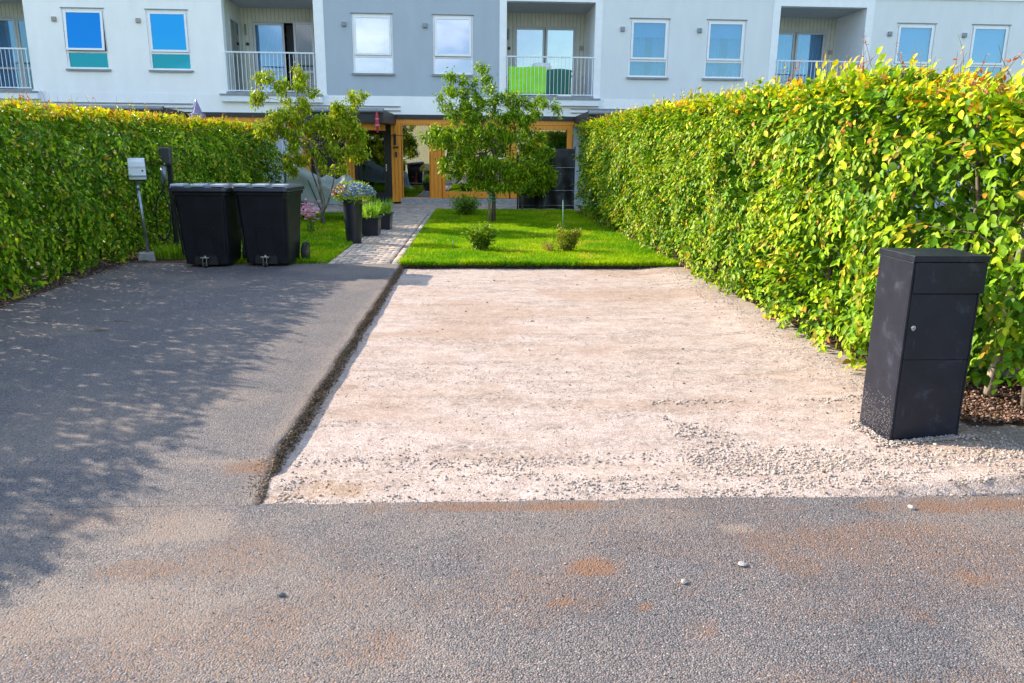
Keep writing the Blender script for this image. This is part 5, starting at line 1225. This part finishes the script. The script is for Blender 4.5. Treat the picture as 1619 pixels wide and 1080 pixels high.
for bi, (a, b_) in enumerate(BAY):
    z0, z1 = BZ; YB = 27.0
    m = MB(); m.box(a - .16, b_ + .18, 24.84, 25.0 - .012, 3.05, 3.27); m.box(a, b_, 24.9, YB + .2, 3.283, 3.325); slab = bb(m, 'balcony', M['slab'], bevel=.006)
    m = MB(); m.box(a + .002, b_ + .0, 24.87, 24.9, 3.275, 3.34); m.box(a - .2, b_ + .22, 24.82, 24.838, 3.225, 3.28); bb(m, 'drip_edge', M['flash'], slab)
    m = MB(); m.box(b_ + .18, b_ + .34, 24.975, 24.988, 2.9, 3.30); bb(m, 'corner_panel', M['slab'], slab)
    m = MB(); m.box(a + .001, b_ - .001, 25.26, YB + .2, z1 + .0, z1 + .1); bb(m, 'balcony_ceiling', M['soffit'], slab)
    off_ = 0.28
    hs = [(a + .30, b_ - .3, z0 + .0, 5.70)]
    bb(holed(a, b_, z0, z1, hs, YB, YB + .2), 'board_wall', M['boards'], slab)
    m = MB()
    if bi < 2: m.box(a - .2, a, 25.26, YB, z0, z1)
    bb(m, 'side_wall', M['boards'] if bi < 2 else M['pale'], slab) if bi < 2 else None
    if bi == 0: m = MB(); m.box(b_, b_ + .2, 25.26, YB, z0, z1); bb(m, 'side_wall', M['white'], slab)
    # casing, fixed pane and door
    x0, x1 = a + .30, b_ - .30; xm = (x0 + x1) / 2
    m = MB(); y = YB + .06
    m.box(x0 + .001, x0 + .05, YB - .02, y, z0, 5.699); m.box(x1 - .05, x1 - .001, YB - .02, y, z0, 5.699); m.box(x0 + .05, x1 - .05, YB - .02, y, 5.65, 5.699); bb(m, 'door_casing', M['doorgrey'], slab, bevel=.005)
    gm = M['glass'] if bi == 2 else M['glassright']
    wing_door(slab, x0 + .055, xm - .01, z0 + .01, 5.645, YB + .07, gm, 2 if bi != 2 else 0)
    if bi == 1:
        # right leaf stands open inwards-out: swung on its right jamb
        f = wing_door(slab, xm + .35, x1 - .055, z0 + .01, 5.645, YB - .2, M['glassdark'], 0)
        m = MB(); m.box(xm, x1 - .05, YB + .3, YB + .32, z0, 5.65); bb(m, 'dark_room', M['room'], slab)
        m = MB(); m.box(a + .004, a + .012, 25.7, 26.6, z0 + .05, 5.55); bb(m, 'pane', M['glassdim'], slab)
        m = MB(); m.box(a + .003, a + .03, 25.62, 25.7, z0, 5.62); m.box(a + .003, a + .03, 26.6, 26.68, z0, 5.62); m.box(a + .003, a + .03, 25.7, 26.6, 5.55, 5.62); bb(m, 'side_window_frame', M['doorgrey'], slab)
    else:
        wing_door(slab, xm + .01, x1 - .055, z0 + .01, 5.645, YB + .05, gm, 2 if bi == 3 else 0)
    if bi == 2:
        m = MB(); m.box(x0, x1, YB + .35, YB + .37, z0, 5.7); bb(m, 'dark_room', M['room'], slab)
    # wall lamp and socket / intercom
    m = MB(); m.tube([(a + .13, YB - .07, 5.25), (a + .13, YB - .07, 5.58)], .035, 10); m.box(a + .11, a + .15, YB - .06, YB - .001, 5.38, 5.44); bb(m, 'wall_lamp', M['flash'], slab)
    m = MB(); m.cyl((a + .16, YB - .001, 4.98), .05, -.05, 12, 'y'); bb(m, 'outdoor_socket', M['black'], slab)
    m = MB(); m.box(b_ - .22, b_ - .08, YB - .03, YB - .001, 4.95, 5.09); m.box(b_ - .19, b_ - .11, YB - .045, YB - .03, 4.98, 5.06); bb(m, 'vent', M['ventb'], slab)
    # railing
    m = MB(); yr = 24.93
    m.box(a + .01, b_ - .02, yr - .025, yr + .025, 4.47, 4.51); m.box(a + .01, b_ - .02, yr - .015, yr + .015, 3.365, 3.395)
    nb = 23
    for i in range(nb):
        x = a + .03 + (b_ - a - .08) * i / (nb - 1); wv = .012 if i in (0, nb - 1) else .0065
        m.box(x - wv, x + wv, yr - .006, yr + .006, 3.396, 4.469)
    bb(m, 'railing', M['rail'], slab)
    if bi == 1 or bi == 3:
        pass
# canopies and ground floor
for (x0, x1, fy, zt) in ((-13.6, -8.8, 23.0, 2.76), (-5.25, -2.46, 21.6, 2.70), (3.12, 8.4, 21.8, 2.74)):
    m = MB(); th = .34
    m.add([(x0, fy, zt - th), (x1, fy, zt - th), (x1, 24.98, 2.42), (x0, 24.98, 2.42), (x0, fy, zt), (x1, fy, zt), (x1, 24.98, 2.72), (x0, 24.98, 2.72)],
          [(0, 3, 2, 1), (4, 5, 6, 7), (0, 1, 5, 4), (1, 2, 6, 5), (2, 3, 7, 6), (3, 0, 4, 7)])
    cn = bb(m, 'entrance_canopy', M['black'])
    m = MB(); m.box(x0 - .02, x1 + .02, fy - .03, fy + .05, zt - .0, zt + .035); m.tube([(x0, fy - .06, zt - .05), (x1, fy - .06, zt - .03)], .05, 10); bb(m, 'gutter', M['flash'], cn)
    m = MB(); m.box(x0 + .1, x1 - .15, fy + .3, fy + .38, zt - th - .18, zt - th - .002); m.box(x0 + .1, x1 - .15, fy + 1.6, fy + 1.68, 2.2, 2.38); bb(m, 'beam', M['orange'], cn)
    px = x0 + .06 if x0 < 0 else x1 - .06
    m = MB(); m.tube([(px, fy + .1, 0), (px, fy + .1, zt - .1)], .045, 12); bb(m, 'canopy_post', M['galv'], cn, smooth=True)
    m = MB(); m.box(x0 - .1, x1 + .15, 24.93, 24.99, 2.96, 2.985); m.box(x0 - .1, x1 + .15, 24.93, 24.99, 2.84, 2.86); bb(m, 'wall_flashing', M['flash'], cn)
m = MB(); m.box(XL, XR, 24.92, 24.989, 2.60, 2.735); bb(m, 'eaves_trim', M['black'])
m = MB(); m.box(XL, XR, 24.97, 25.1, 2.46, 2.597); bb(m, 'timber_beam', M['orange'])
for a, b_ in ((XL, -8.9), (-8.4, -5.4), (3.12, XR)):
    m = MB(); m.box(a, b_, 25.0, 25.1, -.05, 2.455); bb(m, 'ground_floor_wall', M['grey'])
m = MB(); m.box(-5.4, 3.12, 25.6, 25.65, -.05, 2.7); bb(m, 'dark_room', M['room'])
m = MB(); m.box(-2.34, 3.1, 24.75, 25.05, -.1, .17); m.box(-3.9, -2.62, 24.5, 25.05, -.1, .03); bb(m, 'plinth_step', M['concrete'], bevel=.01)
def board_post(x0, x1, y0, y1, z0, z1, n):
    m = MB(); w_ = (x1 - x0) / n
    for i in range(n): m.box(x0 + i * w_ + .012, x0 + (i + 1) * w_ - .012, y0 + (.0 if i % 2 else .012), y1, z0, z1)
    m.box(x0 + .008, x1 - .008, y0 + .03, y1, z0 + .01, z1 - .01)
    return bb(m, 'timber_post', M['orange'], bevel=.004)
board_post(-2.63, -2.31, 24.86, 25.12, .05, 2.459, 3)
board_post(-1.41, -1.05, 24.82, 25.12, .05, 2.459, 3)
board_post(-4.06, -3.78, 24.9, 25.12, .05, 2.455, 3)
board_post(-5.4, -5.15, 24.9, 25.12, .05, 2.455, 2)
board_post(-8.9, -8.4, 24.9, 25.12, .05, 2.455, 4)
def gwin(xs_, z0, z1, fr=.08, name='patio_window', mull=.1, side=.08):
    m = MB(); a, b_ = xs_[0], xs_[-1]; y0, y1 = 24.98, 25.06
    m.box(a, a + side, y0, y1, z0, z1); m.box(b_ - side, b_, y0, y1, z0, z1); m.box(a + side, b_ - side, y0, y1, z1 - fr, z1); m.box(a + side, b_ - side, y0, y1, z0, z0 + fr * 1.6)
    for x in xs_[1:-1]: m.box(x - mull / 2, x + mull / 2, y0 + .002, y1, z0 + fr * 1.6, z1 - fr)
    fo = bb(m, name, M['orange'], bevel=.005)
    g_ = MB(); g_.box(a + side - .004, b_ - side + .004, 25.03, 25.036, z0 + fr * 1.6 - .004, z1 - fr + .004); bb(g_, 'pane', M['glassdim'], fo)
    return fo
g1 = gwin([-2.305, -1.415], .12, 2.455, .045, side=.03)
q = MB(); n = 24; xs = np.linspace(-1.75, -1.45, n)
for i in range(n - 1): q.quad((xs[i], 25.2 + .03 * math.sin(i * 1.2), .15), (xs[i + 1], 25.2 + .03 * math.sin((i + 1) * 1.2), .15), (xs[i + 1], 25.2 + .03 * math.sin((i + 1) * 1.2), 2.5), (xs[i], 25.2 + .03 * math.sin(i * 1.2), 2.5))
bb(q, 'curtain', M['curtain'], g1)
gwin([-1.045, -.03, 1.10], .18, 2.455, .13, side=.1)
gwin([1.14, 1.99, 3.1], .18, 2.455, .13, side=.18, mull=.14)
m = MB(); m.box(-5.15, -4.06, 25.04, 25.1, .05, 2.455); bb(m, 'dark_panel', M['blackdoor'])
# entrance door
m = MB(); x0, x1 = -3.78, -2.63; m.box(x0, x0 + .1, 24.93, 25.05, .035, 2.455); m.box(x1 - .1, x1, 24.93, 25.05, .035, 2.455); m.box(x0 + .1, x1 - .1, 24.93, 25.05, 2.28, 2.455); m.box(x0 + .1, x0 + .22, 24.96, 25.03, .04, 2.279); m.box(x1 - .22, x1 - .1, 24.96, 25.03, .04, 2.279); m.box(x0 + .22, x1 - .22, 24.96, 25.03, 2.16, 2.279); m.box(x0 + .22, x1 - .22, 24.96, 25.03, .04, .35)
dr = bb(m, 'door', M['blackdoor'], bevel=.004)
m = MB(); m.box(x0 + .217, x1 - .217, 25.0, 25.006, .347, 2.163); bb(m, 'pane', M['glassdoor'], dr)
m = MB(); m.box(-2.82, -2.78, 24.945, 24.96, 1.0, 1.22); m.tube([(-2.8, 24.95, 1.1), (-2.8, 24.9, 1.1), (-2.94, 24.9, 1.1)], .012, 8); bb(m, 'handle', M['steel'], dr)
for (x, z) in ((-2.47, 1.72), (-1.23, 2.12)):
    m = MB(); m.box(x - .08, x + .08, 24.76, 24.855 if x < -2 else 24.815, z, z + .05); m.box(x - .03, x + .03, 24.8, 24.855 if x < -2 else 24.815, z - .28 if x < -2 else z - .02, z - .12 if x < -2 else z); bb(m, 'wall_lamp', M['black'], bevel=.004)
m = MB(); m.tube([(-2.5, 24.86, 2.1), (-2.5, 24.3, 2.1)], .012, 6); m.tube([(-2.5, 24.86, 1.85), (-2.5, 24.4, 2.09)], .01, 6); m.tube([(-2.7, 24.55, 2.1), (-2.1, 24.55, 2.1)], .012, 6); m.box(-2.54, -2.46, 24.85, 24.862, 1.8, 2.15); bb(m, 'wall_bracket', M['black'])
# things on the building
m = MB()
for k, (x0, w_, c) in enumerate(((1.03, 1.2, 0),)):
    pass
def hung(x0, x1, z0, z1, mat, label, y=24.965, sd_=1):
    n, k = 40, 14; xs = np.linspace(x0, x1, n); zs = np.linspace(z0, z1, k); X, Z = np.meshgrid(xs, zs); Y = y + .008 * np.sin(X * 31 + sd_) * (1 - (Z - z0) / (z1 - z0) * .6)
    Z = Z + np.where(Z > z1 - .02, .015 * np.sin(X * 7 + sd_), 0)
    V = np.stack([X.ravel(), Y.ravel(), Z.ravel()], 1); i = (np.arange(n - 1)[None, :] + np.arange(k - 1)[:, None] * n).ravel()
    o = link('fabric_screen', np_mesh('fabric_screen', V, np.stack([i, i + 1, i + 1 + n, i + n], 1), 4, smooth=True), mat); s = o.modifiers.new('thick', 'SOLIDIFY'); s.thickness = .004
    return tag(o, label, 'screen')
hung(1.05, 2.22, 3.4, 4.2, M['lime'], 'lime green cloth tied behind the middle balcony railing')
hung(2.23, 3.0, 3.4, 4.14, M['dgreen'], 'dark green cloth tied behind the middle balcony railing', sd_=2)
bt = MB()
bt.loft([rrect(2.1, 25.5, .55, .45, 3.33, .05), rrect(2.1, 25.5, .62, .5, 4.25, .08), rrect(2.1, 25.5, .5, .4, 4.36, .08)]); 
tag(bt.build('storage_bag', M['greybox'], bevel=.02), 'pale translucent plastic sack standing behind the green cloths on the balcony', 'bag')
# balcony chairs in the right bay: dark garden chair, green cushion
gc = empty('balcony_chair', (9.95, 25.6, 3.33)); tag(gc, 'dark blue garden chair behind the railing of the right balcony', 'chair')
m = MB(); m.box(-.24, .24, -.22, .22, .42, .46); m.build('seat', M['blackcloth'], gc, bevel=.01)
m = MB()
for i in range(5): m.box(-.24, .24, .2, .22, .55 + i * .1, .62 + i * .1)
m.build('backrest', M['curtblue'], gc, bevel=.005)
for x, y in ((-.23, -.2), (.23, -.2), (-.23, .22), (.23, .22)):
    m = MB(); m.tube([(x, y, 0), (x, y, 1.05 if y > 0 else .62)], .013, 8); m.build('leg', M['black'], gc, smooth=True)
for x in (-.25, .25):
    m = MB(); m.tube([(x, -.22, .64), (x, .2, .66)], .016, 8); m.build('armrest', M['black'], gc, smooth=True)
pp = shrub('potted_plant', 'red flowering plant at the left end of the middle balcony', 1.12, 25.25, .3, .95, 150, 91, [(.3, .03, .04), (.1, .2, .05)], (.05, .08), 9, 'plant'); pp.location.z = 3.33
m = MB(); m.loft([[(.1 * math.cos(a), .1 * math.sin(a), 0) for a in np.linspace(0, 6.28, 13)[:-1]], [(.14 * math.cos(a), .14 * math.sin(a), .25) for a in np.linspace(0, 6.28, 13)[:-1]]]); m.build('pot', M['pot'], pp)

# red hanging ornament
ho = empty('hanging_ornament', (-2.62, 21.5, 2.62)); tag(ho, 'red and pink cloth ornament hanging from the canopy corner by the door', 'ornament')
m = MB(); rings = []
for z, r_ in ((0.02, .02), (-.06, .07), (-.25, .085), (-.4, .07), (-.52, .03)): rings.append([(r_ * .6 * math.cos(a), r_ * math.sin(a), z) for a in np.linspace(0, 6.28, 13)[:-1]])
m.loft(rings); m.build('cloth_body', M['red'], ho)
M['pink'] = pmat('pink_fabric', (.75, .3, .4), .7)
m = MB()
for z in (-.18, -.34): m.loft([[(r_ * .6 * math.cos(a), r_ * math.sin(a), z + d) for a in np.linspace(0, 6.28, 13)[:-1]] for r_, d in ((.09, 0), (.092, .03))])
m.build('band', M['pink'], ho)
m = MB(); m.tube([(0, 0, 0), (0, 0, .1)], .004, 5); m.build('string', M['black'], ho)
m = MB(); m.box(-3.55, -2.75, 23.6, 24.2, .006, .03); tag(m.build('doormat', M['rubber'], bevel=.005), 'dark doormat on the pavers before the black front door', 'doormat')

# loose stones on the road
def pebble(x, y, s, col, label, seed):
    r_ = np.random.default_rng(seed); import bmesh
    bm = bmesh.new(); bmesh.ops.create_icosphere(bm, subdivisions=2, radius=s)
    for v in bm.verts:
        k = 1 + .28 * (float(vnoise(v.co.x / s * 1.3 + seed, v.co.y / s * 1.3, v.co.z / s * 1.3)) - .5) * 2; v.co = Vector((v.co.x * k * 1.25, v.co.y * k, v.co.z * k * .7))
    me = bpy.data.meshes.new('pebble'); bm.to_mesh(me); bm.free()
    o = link('pebble', me, pmat('pebble_stone', col, .8, var=.15, scale=60)); o.location = (x, y, s * .5); o.rotation_euler.z = seed
    return tag(o, label, 'pebble')
pebble(1.07, 2.72, .013, (.42, .38, .36), 'larger white pebble alone on the road right of the orange stain', 3)
pebble(.80, 2.60, .011, (.42, .35, .30), 'smaller cream pebble on the road left of the white one', 4)
pebble(2.04, 3.2, .014, (.40, .36, .33), 'pale pebble on the road close to the parcel box', 5)
pebble(-.72, 2.56, .012, (.1, .1, .1), 'dark asphalt crumb on the road below the driveway corner', 6)

# house across the road, behind the camera, that the ground floor panes mirror
hs = empty('timber_house', (0, -17, 0)); tag(hs, 'pale yellow timber house across the road mirrored in the patio windows', 'house')
M['yboards'] = boards('yellow_timber', (.62, .52, .30), (.40, .33, .18), .16, .06)
m = MB(); m.box(-8, 9, -4, 3, -.1, 4.6); m.v = [(v[0], v[1], v[2]) for v in m.v]; m.build('wall', M['yboards'], hs)
m = MB(); m.add([(-8.5, 3.5, 4.5), (9.5, 3.5, 4.5), (9.5, -.5, 6.6), (-8.5, -.5, 6.6), (-8.5, -4.5, 4.5), (9.5, -4.5, 4.5)], [(0, 1, 2, 3), (3, 2, 5, 4), (0, 3, 4), (1, 5, 2)]); m.build('roof', M['flash'], hs)
for x in (-6, -2.5, 1.2, 5):
    m = MB(); m.box(x, x + 1.2, 3.0, 3.05, 1.2, 2.6); wf = m.build('window', M['trim'], hs); m = MB(); m.box(x + .1, x + 1.1, 3.051, 3.06, 1.3, 2.5); m.build('pane', M['glassdim'], wf)
